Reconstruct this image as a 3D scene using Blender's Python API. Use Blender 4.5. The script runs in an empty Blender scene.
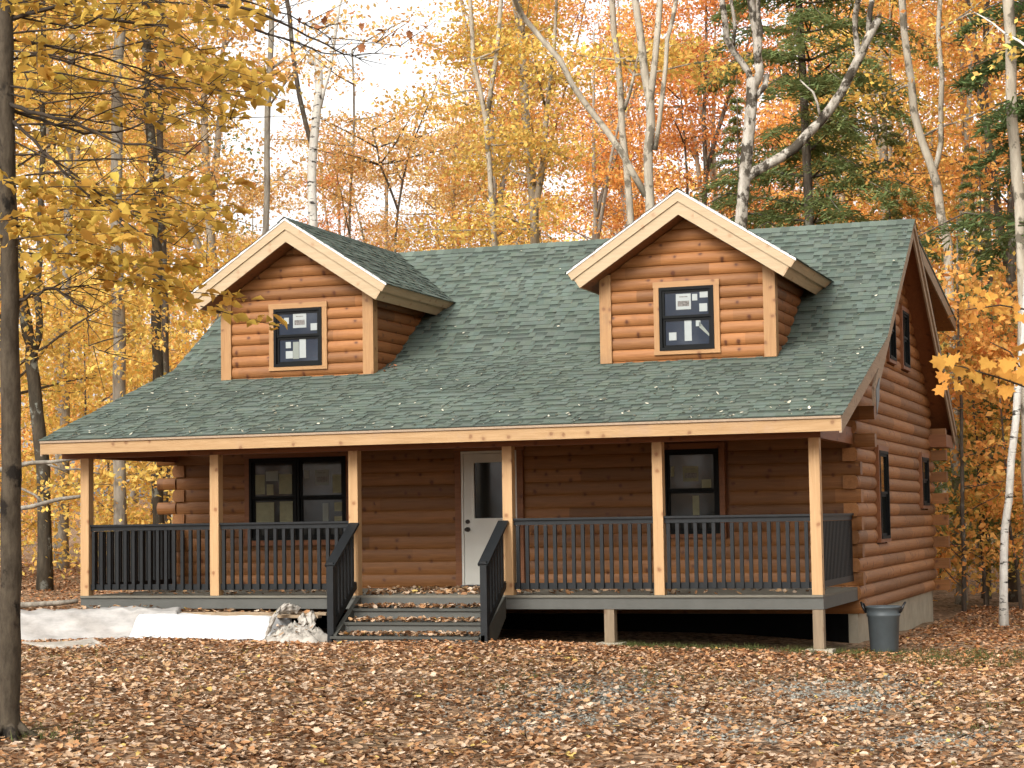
import bpy, math, random
import numpy as np
from mathutils import Matrix, Vector
R = math.radians
rng = np.random.default_rng(7)
random.seed(7)
C = bpy.context.scene.collection
scene = bpy.context.scene

# ------------------------------------------------------------------ camera
CAM = np.array([15.794, -25.037, 1.055])
YAW, PIT, ROL, F = R(19.497), R(4.031), R(-.883), 1912.427
fw = np.array([-math.sin(YAW)*math.cos(PIT), math.cos(YAW)*math.cos(PIT), math.sin(PIT)])
_rt = np.cross(fw, [0, 0, 1]); _rt /= np.linalg.norm(_rt); _up = np.cross(_rt, fw)
rt = _rt*math.cos(ROL) + _up*math.sin(ROL); up = _up*math.cos(ROL) - _rt*math.sin(ROL)
cd = bpy.data.cameras.new('camera'); cam = bpy.data.objects.new('camera', cd); C.objects.link(cam)
cam.matrix_world = Matrix([[rt[0], up[0], -fw[0], CAM[0]], [rt[1], up[1], -fw[1], CAM[1]], [rt[2], up[2], -fw[2], CAM[2]], [0, 0, 0, 1]])
cd.sensor_width = 36; cd.lens = F/1024*36; cd.clip_end = 2000; cd.clip_start = .1
scene.camera = cam
# ------------------------------------------------------------------ sky, sun, exposure
SUN_EL, SUN_AZ = R(31), R(-12)          # sun in front of the cabin and to its left; azimuth measured from the front normal
sdir = Vector((math.sin(SUN_AZ)*math.cos(SUN_EL), -math.cos(SUN_AZ)*math.cos(SUN_EL), math.sin(SUN_EL)))
w = bpy.data.worlds.new('World'); scene.world = w; w.use_nodes = True
wn, wl = w.node_tree.nodes, w.node_tree.links
sky = wn.new('ShaderNodeTexSky'); sky.sky_type = 'NISHITA'; sky.sun_disc = False
sky.sun_elevation = R(38); sky.sun_rotation = math.atan2(sdir.x, sdir.y); sky.dust_density = 4; sky.air_density = 1.2
hs = wn.new('ShaderNodeHueSaturation'); hs.inputs['Saturation'].default_value = .04
wl.new(sky.outputs[0], hs.inputs['Color']); wl.new(hs.outputs[0], wn['Background'].inputs[0])
wn['Background'].inputs[1].default_value = .15
sl = bpy.data.lights.new('sun', 'SUN'); sl.energy = .85; sl.angle = R(20); sl.color = (1, .94, .84)
so = bpy.data.objects.new('sun', sl); C.objects.link(so)
so.rotation_euler = sdir.to_track_quat('Z', 'Y').to_euler()
vs = scene.view_settings; vs.view_transform = 'Standard'; vs.look = 'None'; vs.gamma = 1; vs.use_curve_mapping = False
vs.exposure = 1.2

def at(u, v, d):                          # the place d metres deep that the photograph shows at pixel u, v
    return CAM + (fw + rt*(u-512)/F - up*(v-384)/F)*d
def sstep(a): a = np.clip(a, 0, 1); return a*a*(3-2*a)
def ground_z(x, y):
    x = np.asarray(x, float); y = np.asarray(y, float)
    z = -.61 - .014*np.clip(x-4, 0, 4) - .046*np.clip(x-8, 0, 4)
    z = z + .72*sstep((y-2)/16)*sstep((5-x)/9) + 2.6*sstep((y-30)/60)*(.5+.5*sstep((8-x)/20))
    z = z - .13*sstep((y-3)/6)*sstep((x-6)/5) + .0*sstep((-y-4)/8)
    return z + .025*np.sin(x*1.3+y*.7) + .02*np.sin(y*1.9-x*.4)

# ------------------------------------------------------------------ materials
def mat(name):
    m = bpy.data.materials.new(name); m.use_nodes = True
    nt = m.node_tree; b = nt.nodes['Principled BSDF']
    return m, nt.nodes, nt.links, b
def setc(b, c, rough=.7, spec=.3):
    b.inputs['Base Color'].default_value = (*c, 1); b.inputs['Roughness'].default_value = rough
    b.inputs['Specular IOR Level'].default_value = spec
def node(n, t, **kw):
    x = n.new(t)
    for k, v in kw.items():
        if hasattr(x, k): setattr(x, k, v)
        else: x.inputs[k].default_value = v
    return x
def ramp(n, stops):
    r = n.new('ShaderNodeValToRGB'); e = r.color_ramp.elements
    while len(e) < len(stops): e.new(.5)
    for q, (p, c) in zip(e, stops): q.position = p; q.color = (*c, 1) if len(c) == 3 else c
    return r
def plain(name, c, rough=.6, spec=.3, var=.15, scale=6, bump=0, stretch=(1, 1, 1)):
    m, n, l, b = mat(name); setc(b, c, rough, spec)
    tc = node(n, 'ShaderNodeTexCoord'); mp = node(n, 'ShaderNodeMapping'); mp.inputs['Scale'].default_value = stretch
    l.new(tc.outputs['Object'], mp.inputs[0])
    t = node(n, 'ShaderNodeTexNoise', Scale=scale, Detail=5, Roughness=.65); l.new(mp.outputs[0], t.inputs[0])
    r = ramp(n, [(.25, tuple(x*(1-var) for x in c)), (.75, tuple(min(1, x*(1+var)) for x in c))])
    l.new(t.outputs[0], r.inputs[0]); l.new(r.outputs[0], b.inputs['Base Color'])
    if bump:
        bp = node(n, 'ShaderNodeBump', Strength=bump, Distance=.02); l.new(t.outputs[0], bp.inputs['Height']); l.new(bp.outputs[0], b.inputs['Normal'])
    return m
def wood(name, ca, cb, axis, rough=.55, spec=.3, row=None, off=0., knots=.9, knotc=(.09, .03, .012), stain=None, piece=2.4):
    """sawn or round timber: grain along an axis, knots, a tone of its own for every course and length"""
    m, n, l, b = mat(name); setc(b, ca, rough, spec)
    tc = node(n, 'ShaderNodeTexCoord'); sep = node(n, 'ShaderNodeSeparateXYZ'); l.new(tc.outputs['Object'], sep.inputs[0])
    order = {'x': (0, 1, 2), 'y': (1, 0, 2), 'z': (2, 0, 1)}[axis]
    cmb = node(n, 'ShaderNodeCombineXYZ')
    for i, k in enumerate(order): l.new(sep.outputs[k], cmb.inputs[i])
    mp = node(n, 'ShaderNodeMapping'); mp.inputs['Scale'].default_value = (1.1, 16, 16); l.new(cmb.outputs[0], mp.inputs[0])
    g = node(n, 'ShaderNodeTexNoise', Scale=1.6, Detail=6, Roughness=.6, Distortion=.9); l.new(mp.outputs[0], g.inputs[0])
    rp = ramp(n, [(.28, cb), (.7, ca)]); l.new(g.outputs[0], rp.inputs[0])
    col = rp.outputs[0]
    if row:
        sc = node(n, 'ShaderNodeMath', operation='SUBTRACT'); l.new(sep.outputs[2], sc.inputs[0]); sc.inputs[1].default_value = off
        dv = node(n, 'ShaderNodeMath', operation='DIVIDE'); l.new(sc.outputs[0], dv.inputs[0]); dv.inputs[1].default_value = row
        fl = node(n, 'ShaderNodeMath', operation='FLOOR'); l.new(dv.outputs[0], fl.inputs[0])
        ph = node(n, 'ShaderNodeMath', operation='MULTIPLY_ADD'); l.new(fl.outputs[0], ph.inputs[0]); ph.inputs[1].default_value = .737
        l.new(sep.outputs[order[0]], ph.inputs[2])
        dp = node(n, 'ShaderNodeMath', operation='DIVIDE'); l.new(ph.outputs[0], dp.inputs[0]); dp.inputs[1].default_value = piece
        fp = node(n, 'ShaderNodeMath', operation='FLOOR'); l.new(dp.outputs[0], fp.inputs[0])
        cw = node(n, 'ShaderNodeCombineXYZ'); l.new(fl.outputs[0], cw.inputs[0]); l.new(fp.outputs[0], cw.inputs[1])
        wnz = node(n, 'ShaderNodeTexWhiteNoise'); l.new(cw.outputs[0], wnz.inputs[0])
        mr = node(n, 'ShaderNodeMapRange'); mr.inputs['To Min'].default_value = .68; mr.inputs['To Max'].default_value = 1.22
        l.new(wnz.outputs[0], mr.inputs[0])
        mx = node(n, 'ShaderNodeVectorMath', operation='SCALE'); l.new(col, mx.inputs[0]); l.new(mr.outputs[0], mx.inputs[3]); col = mx.outputs[0]
    if knots:
        ab = node(n, 'ShaderNodeMath', operation='ADD'); l.new(sep.outputs[order[1]], ab.inputs[0]); l.new(sep.outputs[order[2]], ab.inputs[1])
        cv = node(n, 'ShaderNodeCombineXYZ'); l.new(sep.outputs[order[0]], cv.inputs[0]); l.new(ab.outputs[0], cv.inputs[1])
        nn = node(n, 'ShaderNodeTexNoise', Scale=14, Detail=3); l.new(cv.outputs[0], nn.inputs[0])
        va = node(n, 'ShaderNodeVectorMath', operation='MULTIPLY_ADD'); l.new(nn.outputs['Color'], va.inputs[0]); va.inputs[1].default_value = (.05, .03, 0); l.new(cv.outputs[0], va.inputs[2])
        vo = node(n, 'ShaderNodeTexVoronoi', voronoi_dimensions='2D', Scale=5.2, Randomness=1.0); l.new(va.outputs[0], vo.inputs['Vector'])
        kr = ramp(n, [(.08, (1, 1, 1)), (.17, (.28, .28, .28)), (.3, (0, 0, 0))]); l.new(vo.outputs['Distance'], kr.inputs[0])
        sc_ = node(n, 'ShaderNodeSeparateColor'); l.new(vo.outputs['Color'], sc_.inputs[0])
        gt = node(n, 'ShaderNodeMath', operation='GREATER_THAN'); l.new(sc_.outputs[0], gt.inputs[0]); gt.inputs[1].default_value = .66
        k1 = node(n, 'ShaderNodeMath', operation='MULTIPLY'); l.new(kr.outputs[0], k1.inputs[0]); l.new(gt.outputs[0], k1.inputs[1])
        km = node(n, 'ShaderNodeMath', operation='MULTIPLY'); l.new(k1.outputs[0], km.inputs[0]); km.inputs[1].default_value = knots
        mm = node(n, 'ShaderNodeMix', data_type='RGBA'); l.new(km.outputs[0], mm.inputs[0]); l.new(col, mm.inputs[6]); mm.inputs[7].default_value = (*knotc, 1); col = mm.outputs[2]
    if stain:
        ns = node(n, 'ShaderNodeTexNoise', Scale=stain[1], Detail=5, Roughness=.7); l.new(tc.outputs['Object'], ns.inputs[0])
        sr = ramp(n, [(.56, (0, 0, 0)), (.72, (stain[2],)*3)]); l.new(ns.outputs[0], sr.inputs[0])
        mm = node(n, 'ShaderNodeMix', data_type='RGBA'); l.new(sr.outputs[0], mm.inputs[0]); l.new(col, mm.inputs[6]); mm.inputs[7].default_value = (*stain[0], 1); col = mm.outputs[2]
    l.new(col, b.inputs['Base Color'])
    bp = node(n, 'ShaderNodeBump', Strength=.25, Distance=.012); l.new(g.outputs[0], bp.inputs['Height']); l.new(bp.outputs[0], b.inputs['Normal'])
    return m
def tinted(name, leaf=False, transl=.45, rough=.7):
    """own tone of every shingle or leaf from the mesh's tint attribute, times the object's colour"""
    m, n, l, b = mat(name)
    a = node(n, 'ShaderNodeAttribute', attribute_name='tint'); oi = node(n, 'ShaderNodeObjectInfo')
    mx = node(n, 'ShaderNodeVectorMath', operation='MULTIPLY'); l.new(a.outputs['Color'], mx.inputs[0]); l.new(oi.outputs['Color'], mx.inputs[1])
    if leaf:
        n.remove(b); d = node(n, 'ShaderNodeBsdfDiffuse'); t = node(n, 'ShaderNodeBsdfTranslucent'); ms = node(n, 'ShaderNodeMixShader'); ms.inputs[0].default_value = transl
        l.new(mx.outputs[0], d.inputs[0]); l.new(mx.outputs[0], t.inputs[0]); l.new(d.outputs[0], ms.inputs[1]); l.new(t.outputs[0], ms.inputs[2]); l.new(ms.outputs[0], n['Material Output'].inputs[0])
    else:
        tc = node(n, 'ShaderNodeTexCoord'); ns = node(n, 'ShaderNodeTexNoise', Scale=60, Detail=3); l.new(tc.outputs['Object'], ns.inputs[0])
        nb = node(n, 'ShaderNodeTexNoise', Scale=.8, Detail=4); l.new(tc.outputs['Object'], nb.inputs[0])
        ad = node(n, 'ShaderNodeMath', operation='ADD'); l.new(ns.outputs[0], ad.inputs[0]); l.new(nb.outputs[0], ad.inputs[1])
        mr = node(n, 'ShaderNodeMapRange'); mr.inputs['From Min'].default_value = .6; mr.inputs['From Max'].default_value = 1.4; mr.inputs['To Min'].default_value = .75; mr.inputs['To Max'].default_value = 1.25; l.new(ad.outputs[0], mr.inputs[0])
        m2 = node(n, 'ShaderNodeVectorMath', operation='SCALE'); l.new(mx.outputs[0], m2.inputs[0]); l.new(mr.outputs[0], m2.inputs[3])
        l.new(m2.outputs[0], b.inputs['Base Color']); b.inputs['Roughness'].default_value = .85; b.inputs['Specular IOR Level'].default_value = .15
    return m
def bark(name, ca, cb, spotc=None, spot=.0, scale=9, stretch=.25, band=False):
    m, n, l, b = mat(name); setc(b, ca, .9, .1)
    tc = node(n, 'ShaderNodeTexCoord'); mp = node(n, 'ShaderNodeMapping'); mp.inputs['Scale'].default_value = (1, 1, stretch); l.new(tc.outputs['Object'], mp.inputs[0])
    t = node(n, 'ShaderNodeTexNoise', Scale=scale, Detail=7, Roughness=.7); l.new(mp.outputs[0], t.inputs[0])
    r = ramp(n, [(.33, cb), (.62, ca)]); l.new(t.outputs[0], r.inputs[0]); col = r.outputs[0]
    if spotc:
        m2 = node(n, 'ShaderNodeMapping'); m2.inputs['Scale'].default_value = (1, 1, 3.2 if band else .8); l.new(tc.outputs['Object'], m2.inputs[0])
        s = node(n, 'ShaderNodeTexNoise', Scale=3.4, Detail=5, Roughness=.65); l.new(m2.outputs[0], s.inputs[0])
        sr = ramp(n, [(.57-spot*.1, (0, 0, 0)), (.63-spot*.1, (1, 1, 1))]); l.new(s.outputs[0], sr.inputs[0])
        mm = node(n, 'ShaderNodeMix', data_type='RGBA'); l.new(sr.outputs[0], mm.inputs[0]); l.new(col, mm.inputs[6]); mm.inputs[7].default_value = (*spotc, 1); col = mm.outputs[2]
    l.new(col, b.inputs['Base Color'])
    bp = node(n, 'ShaderNodeBump', Strength=.6, Distance=.03); l.new(t.outputs[0], bp.inputs['Height']); l.new(bp.outputs[0], b.inputs['Normal'])
    return m

LOGA, LOGB = (.26, .1, .03), (.175, .062, .018)
M = {}
M['log_x'] = wood('stained_logs_shade_x', (.235, .1, .03), (.16, .064, .018), 'x', row=.2, off=-.389, rough=.5)  # same stain as the side logs, darkened to paint in the porch shade
M['log_y'] = wood('stained_logs_y', (.3, .135, .046), (.215, .09, .029), 'y', row=.2, off=-.389, rough=.62, stain=((.11, .048, .022), 1.1, .55))
M['sid_x'] = wood('stained_siding_x', (.285, .122, .039), (.2, .077, .022), 'x', row=.178, off=3.392, rough=.6, piece=1.3, stain=((.16, .065, .024), 1.6, .5), knotc=(.075, .022, .009))
M['sid_y'] = wood('stained_siding_y', LOGA, LOGB, 'y', row=.178, off=3.392, rough=.5)
M['stain_x'] = wood('stained_board_x', (.22, .085, .032), (.15, .055, .02), 'x')
M['stain_y'] = wood('stained_board_y', (.22, .085, .032), (.15, .055, .02), 'y')
M['pine_x'] = wood('pale_pine_x', (.39, .25, .125), (.3, .18, .08), 'x', rough=.65, knots=.75, knotc=(.16, .07, .03), stain=((.3, .2, .14), 1.3, .55))
M['pine_y'] = wood('pale_pine_y', (.42, .3, .18), (.34, .235, .135), 'y', rough=.6, knots=.6, knotc=(.2, .08, .03))
M['pine_z'] = wood('pale_pine_z', (.46, .29, .145), (.37, .22, .1), 'z', rough=.6, knots=.8, knotc=(.2, .08, .03))
M['rake'] = wood('pale_pine_rake', (.42, .32, .2), (.35, .255, .15), 'x', rough=.6, knots=.6, knotc=(.3, .16, .08))
M['trim'] = wood('tan_trim', (.36, .2, .085), (.27, .14, .055), 'z', rough=.55, knots=.7, knotc=(.13, .045, .018), stain=((.2, .12, .06), 2.5, .5))
M['trimx'] = wood('tan_trim_x', (.36, .2, .085), (.27, .14, .055), 'x', rough=.55, knots=.7, knotc=(.13, .045, .018))
M['grey_rake'] = wood('weathered_rake_board', (.34, .25, .17), (.25, .18, .12), 'y', rough=.7, knots=.4)
M['treated'] = wood('treated_post', (.24, .18, .115), (.17, .125, .08), 'z', rough=.8, knots=.5)
M['black'] = plain('black_frame', (.005, .0055, .0055), .6, .12, .2)
M['rail'] = plain('charcoal_paint', (.009, .0105, .0115), .5, .25, .3, 9)
M['skirt'] = plain('grey_deck_paint', (.08, .08, .071), .6, .25, .14, 2.5)
M['deck'] = wood('worn_deck_boards', (.15, .14, .11), (.1, .09, .07), 'x', rough=.75, knots=0)
M['tread'] = plain('grey_step_paint', (.054, .054, .046), .6, .25, .22, 4)
M['white'] = plain('white_door_paint', (.6, .59, .53), .4, .35, .05, 3)
M['paper'] = plain('white_paper', (.3, .32, .31), .7, .2, .06, 20)
M['paper_grey'] = plain('grey_paper', (.2, .215, .19), .7, .2, .06, 20)
M['paper_dim'] = plain('shaded_paper', (.2, .195, .12), .7, .2, .2, 9)  # porch shade put into the colour of the window stickers
M['print'] = plain('printed_ink', (.14, .13, .12), .7, .2, .8, 40)
M['concrete'] = plain('pale_concrete', (.33, .295, .225), .9, .1, .2, 3, .15)
M['metal'] = plain('white_drip_edge', (.8, .8, .78), .35, .5, .04)
M['knob'] = plain('dark_bronze', (.03, .022, .017), .3, .6, .3)
M['flash'] = plain('dark_metal', (.05, .06, .065), .4, .5, .2)
M['bin'] = plain('grey_plastic', (.06, .072, .077), .5, .35, .14, 5)
M['binbag'] = plain('black_bag', (.008, .008, .009), .3, .5, .3)
M['under_deck_shade'] = plain('under_deck_shade', (.006, .006, .006), .95, .0, .3)  # black that stands in for the shade below the deck
M['sheet'] = plain('bright_white_sheet', (.56, .565, .56), .55, .3, .08, 4)
M['wrap'] = plain('grey_white_wrap', (.32, .306, .285), .5, .2, .34, 5, .25, (.5, 1.5, 1.5))
M['rag'] = plain('dusty_plastic', (.34, .31, .265), .5, .35, .35, 7)
M['plank'] = wood('grey_planks', (.34, .25, .16), (.22, .16, .1), 'x', rough=.85, knots=.3)
M['shingle'] = tinted('green_shingles')
M['leaf'] = tinted('leaves', True)
M['needle'] = tinted('needles', True, .4)
M['litter'] = tinted('dead_leaves', True, .12)
M['stone'] = tinted('gravel_stone')
M['bark_grey'] = bark('grey_bark', (.3, .27, .22), (.14, .12, .095))
M['bark_pale'] = bark('pale_bark', (.42, .37, .29), (.25, .215, .165), (.14, .12, .09), .3, 7)
M['bark_white'] = bark('white_bark', (.66, .64, .58), (.44, .42, .37), (.05, .045, .04), .1, 7, .5, True)
M['bark_dark'] = bark('dark_bark', (.13, .105, .08), (.055, .045, .036), (.2, .2, .16), .0, 10)
M['bark_moss'] = bark('lichen_bark', (.085, .07, .05), (.035, .03, .022), (.22, .23, .2), .05, 10)
M['bark_mottle'] = bark('mottled_bark', (.44, .4, .34), (.19, .165, .13), (.06, .05, .038), .75, 8, .4)
M['bark_front'] = bark('smooth_brown_bark', (.085, .068, .048), (.038, .03, .021), (.018, .015, .012), .1, 14, .4)
M['twig'] = bark('backlit_twig_bark', (.06, .045, .033), (.03, .024, .018))  # dark tone painting the near boughs as if backlit
def pane_mat(name, c, rough=.06):
    m, n, l, b = mat(name); setc(b, c, rough, .35)
    tc = node(n, 'ShaderNodeTexCoord'); t = node(n, 'ShaderNodeTexNoise', Scale=1.1, Detail=3); l.new(tc.outputs['Object'], t.inputs[0])
    bp = node(n, 'ShaderNodeBump', Strength=.04, Distance=.05); l.new(t.outputs[0], bp.inputs['Height']); l.new(bp.outputs[0], b.inputs['Normal'])
    return m
M['pane_blue'] = pane_mat('dark_blue_pane', (.015, .023, .037))  # dormer panes, dark blue base colour
M['pane'] = pane_mat('dark_glass', (.012, .013, .011))
def ground_mat():
    m, n, l, b = mat('leaf_strewn_soil'); setc(b, (.2, .11, .05), .95, .1)
    tc = node(n, 'ShaderNodeTexCoord')
    v = node(n, 'ShaderNodeTexVoronoi', Scale=15.0, Randomness=1); l.new(tc.outputs['Object'], v.inputs[0])
    r = ramp(n, [(0, (.06, .036, .022)), (.25, (.15, .09, .05)), (.5, (.27, .17, .1)), (.75, (.38, .26, .17)), (1, (.2, .11, .05))])
    sp = node(n, 'ShaderNodeSeparateColor'); l.new(v.outputs['Color'], sp.inputs[0]); l.new(sp.outputs[0], r.inputs[0])
    ns = node(n, 'ShaderNodeTexNoise', Scale=.55, Detail=6, Roughness=.7); l.new(tc.outputs['Object'], ns.inputs[0])
    sr = ramp(n, [(.5, (0, 0, 0)), (.68, (.7, .7, .7))]); l.new(ns.outputs[0], sr.inputs[0])
    mm = node(n, 'ShaderNodeMix', data_type='RGBA'); l.new(sr.outputs[0], mm.inputs[0]); l.new(r.outputs[0], mm.inputs[6]); mm.inputs[7].default_value = (.06, .052, .03, 1)
    l.new(mm.outputs[2], b.inputs['Base Color'])
    bp = node(n, 'ShaderNodeBump', Strength=.8, Distance=.04); l.new(v.outputs['Distance'], bp.inputs['Height']); l.new(bp.outputs[0], b.inputs['Normal'])
    return m
M['ground'] = ground_mat()

# ------------------------------------------------------------------ mesh helpers
def tag(o, label=None, cat=None, group=None, kind=None):
    for k, v in (('label', label), ('category', cat), ('group', group), ('kind', kind)):
        if v: o[k] = v
    return o
def link(name, me, m, parent=None, smooth=False):
    if m: me.materials.append(m)
    o = bpy.data.objects.new(name, me); C.objects.link(o)
    if parent: o.parent = parent
    if smooth: me.polygons.foreach_set('use_smooth', [True]*len(me.polygons))
    return o
def empty(name, loc=(0, 0, 0), label=None, cat=None, group=None):
    o = bpy.data.objects.new(name, None); C.objects.link(o); o.location = loc; o.empty_display_size = .2
    return tag(o, label, cat, group)
class MB:
    def __init__(s): s.v, s.f, s.t = [], [], []
    def add(s, verts, faces, tint=None):
        k = len(s.v); s.v += [tuple(map(float, p)) for p in verts]; s.f += [tuple(i+k for i in f) for f in faces]
        s.t += [tint]*len(faces)
    def hexa(s, p):                        # eight corners: lower four, then upper four
        s.add(p, [(3, 2, 1, 0), (4, 5, 6, 7), (0, 1, 5, 4), (1, 2, 6, 5), (2, 3, 7, 6), (3, 0, 4, 7)])
    def box(s, x0, x1, y0, y1, z0, z1):
        s.hexa([(x0, y0, z0), (x1, y0, z0), (x1, y1, z0), (x0, y1, z0), (x0, y0, z1), (x1, y0, z1), (x1, y1, z1), (x0, y1, z1)])
    def lbox(s, fr, u0, u1, v0, v1, n0, n1):
        O, U, V, N = fr; g = lambda a, b, c: O + U*a + V*b + N*c
        s.hexa([g(u0, v0, n0), g(u1, v0, n0), g(u1, v0, n1), g(u0, v0, n1), g(u0, v1, n0), g(u1, v1, n0), g(u1, v1, n1), g(u0, v1, n1)])
    def prism(s, poly, fa, fb):            # a polygon carried from fa(point) to fb(point)
        n = len(poly); A = [fa(p) for p in poly]; B = [fb(p) for p in poly]
        s.add(A+B, [tuple(range(n))[::-1], tuple(range(n, 2*n))] + [(i, (i+1) % n, n+(i+1) % n, n+i) for i in range(n)])
    def bar(s, a, b, wd, ht, upv=(0, 0, 1)):
        a, b = Vector(a), Vector(b); d = (b-a).normalized(); sd = d.cross(Vector(upv)).normalized(); u = sd.cross(d)
        q = [(-wd/2, -ht/2), (wd/2, -ht/2), (wd/2, ht/2), (-wd/2, ht/2)]
        s.add([a+sd*x+u*y for x, y in q]+[b+sd*x+u*y for x, y in q], [(3, 2, 1, 0), (4, 5, 6, 7)]+[(i, (i+1) % 4, 4+(i+1) % 4, 4+i) for i in range(4)])
    def tube(s, pts, rad, sides=8, jit=0.):
        pts = [Vector(p) for p in pts]; n = len(pts); ref = Vector((.37, .91, .13)); vv = []
        for i, p in enumerate(pts):
            d = (pts[min(i+1, n-1)]-pts[max(i-1, 0)]).normalized(); a = d.cross(ref).normalized(); b = d.cross(a)
            for k in range(sides):
                th = 2*math.pi*k/sides; r = rad[i]*(1+random.uniform(-jit, jit))
                vv.append(p+a*math.cos(th)*r+b*math.sin(th)*r)
        ff = [(i*sides+k, i*sides+(k+1) % sides, (i+1)*sides+(k+1) % sides, (i+1)*sides+k) for i in range(n-1) for k in range(sides)]
        ff += [tuple(range(sides))[::-1], tuple(range((n-1)*sides, n*sides))]
        s.add(vv, ff)
    def mesh(s, name):
        me = bpy.data.meshes.new(name); me.from_pydata(s.v, [], s.f)
        if any(t is not None for t in s.t):
            a = me.attributes.new('tint', 'FLOAT_COLOR', 'FACE')
            a.data.foreach_set('color', np.array([(*(t or (1, 1, 1)), 1) for t in s.t], 'f').ravel())
        me.update(); return me
    def build(s, name, m, parent=None, smooth=False): return link(name, s.mesh(name), m, parent, smooth)
def np_mesh(name, V, faces, tint=None):
    """V (n,k,3) points of n small shapes, faces: equal-sized faces of one shape, tint (n,3)"""
    n, k, _ = V.shape; fs = np.array(faces); nf, sz = fs.shape
    idx = (fs[None]+(np.arange(n)*k)[:, None, None]).reshape(-1)
    me = bpy.data.meshes.new(name); me.vertices.add(n*k); me.vertices.foreach_set('co', V.astype('f').ravel())
    me.loops.add(len(idx)); me.loops.foreach_set('vertex_index', idx.astype('i'))
    me.polygons.add(n*nf); me.polygons.foreach_set('loop_start', (np.arange(n*nf)*sz).astype('i')); me.polygons.foreach_set('loop_total', np.full(n*nf, sz, 'i'))
    if tint is not None:
        a = me.attributes.new('tint', 'FLOAT_COLOR', 'FACE')
        t = np.concatenate([tint, np.ones((n, 1))], 1); a.data.foreach_set('color', np.repeat(t, nf, 0).astype('f').ravel())
    me.update(); me.validate(); return me
def frames(nrm, head):
    z = nrm/np.linalg.norm(nrm, axis=1, keepdims=True); x = head-z*np.sum(head*z, 1, keepdims=True)
    x /= np.linalg.norm(x, axis=1, keepdims=True)+1e-9; y = np.cross(z, x); return np.stack([x, y, z], 1)
KITE = (np.array([(-.5, 0, 0), (-.02, .3, .09), (.5, 0, -.05), (-.02, -.3, .09)]), [(0, 1, 2, 3)])
OVAL = (np.array([(-.5, 0, 0), (-.28, .24, .06), (.1, .27, .1), (.5, 0, -.2), (.1, -.27, .1), (-.28, -.24, .06)]), [(0, 3, 2, 1), (0, 5, 4, 3)])
NEED = (np.array([(-.5, -.05, 0), (.5, -.11, -.08), (.56, .0, -.1), (.5, .11, -.08), (-.5, .05, 0), (-.5, 0, .02)]), [(0, 1, 2, 5), (5, 2, 3, 4)])
CURL = (np.array([(-.5, 0, .16), (-.3, .25, .12), (.12, .3, .16), (.5, .05, .2), (.12, -.26, .13), (-.3, -.22, .1), (-.05, 0, 0)]), [(0, 6, 1), (1, 6, 2), (2, 6, 3), (3, 6, 4), (4, 6, 5), (5, 6, 0)])
_mo = [(0, -.5), (.08, -.26), (.34, -.34), (.35, -.13), (.55, -.02), (.37, .1), (.4, .32), (.21, .28), (0, .52), (-.21, .28), (-.4, .32), (-.37, .1), (-.55, -.02), (-.35, -.13), (-.34, -.34), (-.08, -.26)]
MAPLE = (np.array([(y, x, .28*abs(x)-.5*max(y, 0)**2+.05*math.sin(9*x)) for x, y in _mo]+[(0, 0, .0)]), [(i, (i+1) % 16, 16) for i in range(16)])
def leaves_mesh(name, P, size, shape, tilt=.7, upw=.7, head=None, tint=None, rg=rng):
    n = len(P); nr = rg.normal(size=(n, 3))*tilt+np.array([0, 0, upw]); nr[np.abs(nr).sum(1) < 1e-3] = (0, 0, 1)
    hd = rg.normal(size=(n, 3)) if head is None else head+rg.normal(size=(n, 3))*.35
    Fm = frames(nr, hd); T, fc = shape
    V = np.einsum('kc,ncd->nkd', T, Fm)*np.asarray(size).reshape(-1, 1, 1)+P[:, None, :]
    return np_mesh(name, V, fc, tint)
def tints(n, lo=.65, hi=1.2, hue=.16, rg=rng):
    b = rg.uniform(lo, hi, (n, 1)); h = rg.normal(0, hue, (n, 1))
    return np.clip(b*np.concatenate([1+h*.15, 1+h, 1+h*.8], 1), 0.02, 2)

# ================================================================== THE GROUND
def build_ground():
    xs = np.concatenate([np.linspace(-400, -40, 13)[:-1], np.linspace(-40, 50, 121), np.linspace(50, 400, 13)[1:]])
    ys = np.concatenate([np.linspace(-300, -32, 9)[:-1], np.linspace(-32, 90, 153), np.linspace(90, 600, 16)[1:]])
    X, Y = np.meshgrid(xs, ys); Z = ground_z(X, Y); nx, ny = len(xs), len(ys)
    V = np.stack([X, Y, Z], -1).reshape(-1, 3)
    f = [(j*nx+i, j*nx+i+1, (j+1)*nx+i+1, (j+1)*nx+i) for j in range(ny-1) for i in range(nx-1)]
    me = bpy.data.meshes.new('ground'); me.from_pydata(V.tolist(), [], f)
    o = link('ground', me, M['ground'], smooth=True); o['kind'] = 'structure'
build_ground()

# ================================================================== THE CABIN
W, D, HD, HX = 11.2, 2.79, 8.45, .06        # porch width, porch depth, house depth, left wall
YR, ZR, SU = 6.979, 5.904, .647             # ridge and main pitch
YB, ZB = 3.487, 5.904-.647*(6.979-3.487)    # where the porch roof springs
YE, ZE = -.525, 2.328                       # porch eave
SLO = (ZB-ZE)/(YB-YE)
RX0, RX1 = -.355, 11.588
YK, ZK = 12.056, 2.619                      # rear eave
def roof_z(y):                              # top of the roof deck
    return np.where(y < YB, ZE+SLO*(y-YE), np.where(y < YR, ZR-SU*(YR-y), ZR-SU*(y-YR)))
def roof_yf(z): return YE+(z-ZE)/SLO if z < ZB else YR-(ZR-z)/SU
def roof_yr(z): return YR+(ZR-z)/SU
cab = empty('log_cabin', (0, 0, 0), 'log cabin with green shingle roof, two dormers and a railed front porch', 'cabin')
X1, Y1, Z1 = Vector((1, 0, 0)), Vector((0, 1, 0)), Vector((0, 0, 1))
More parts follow.
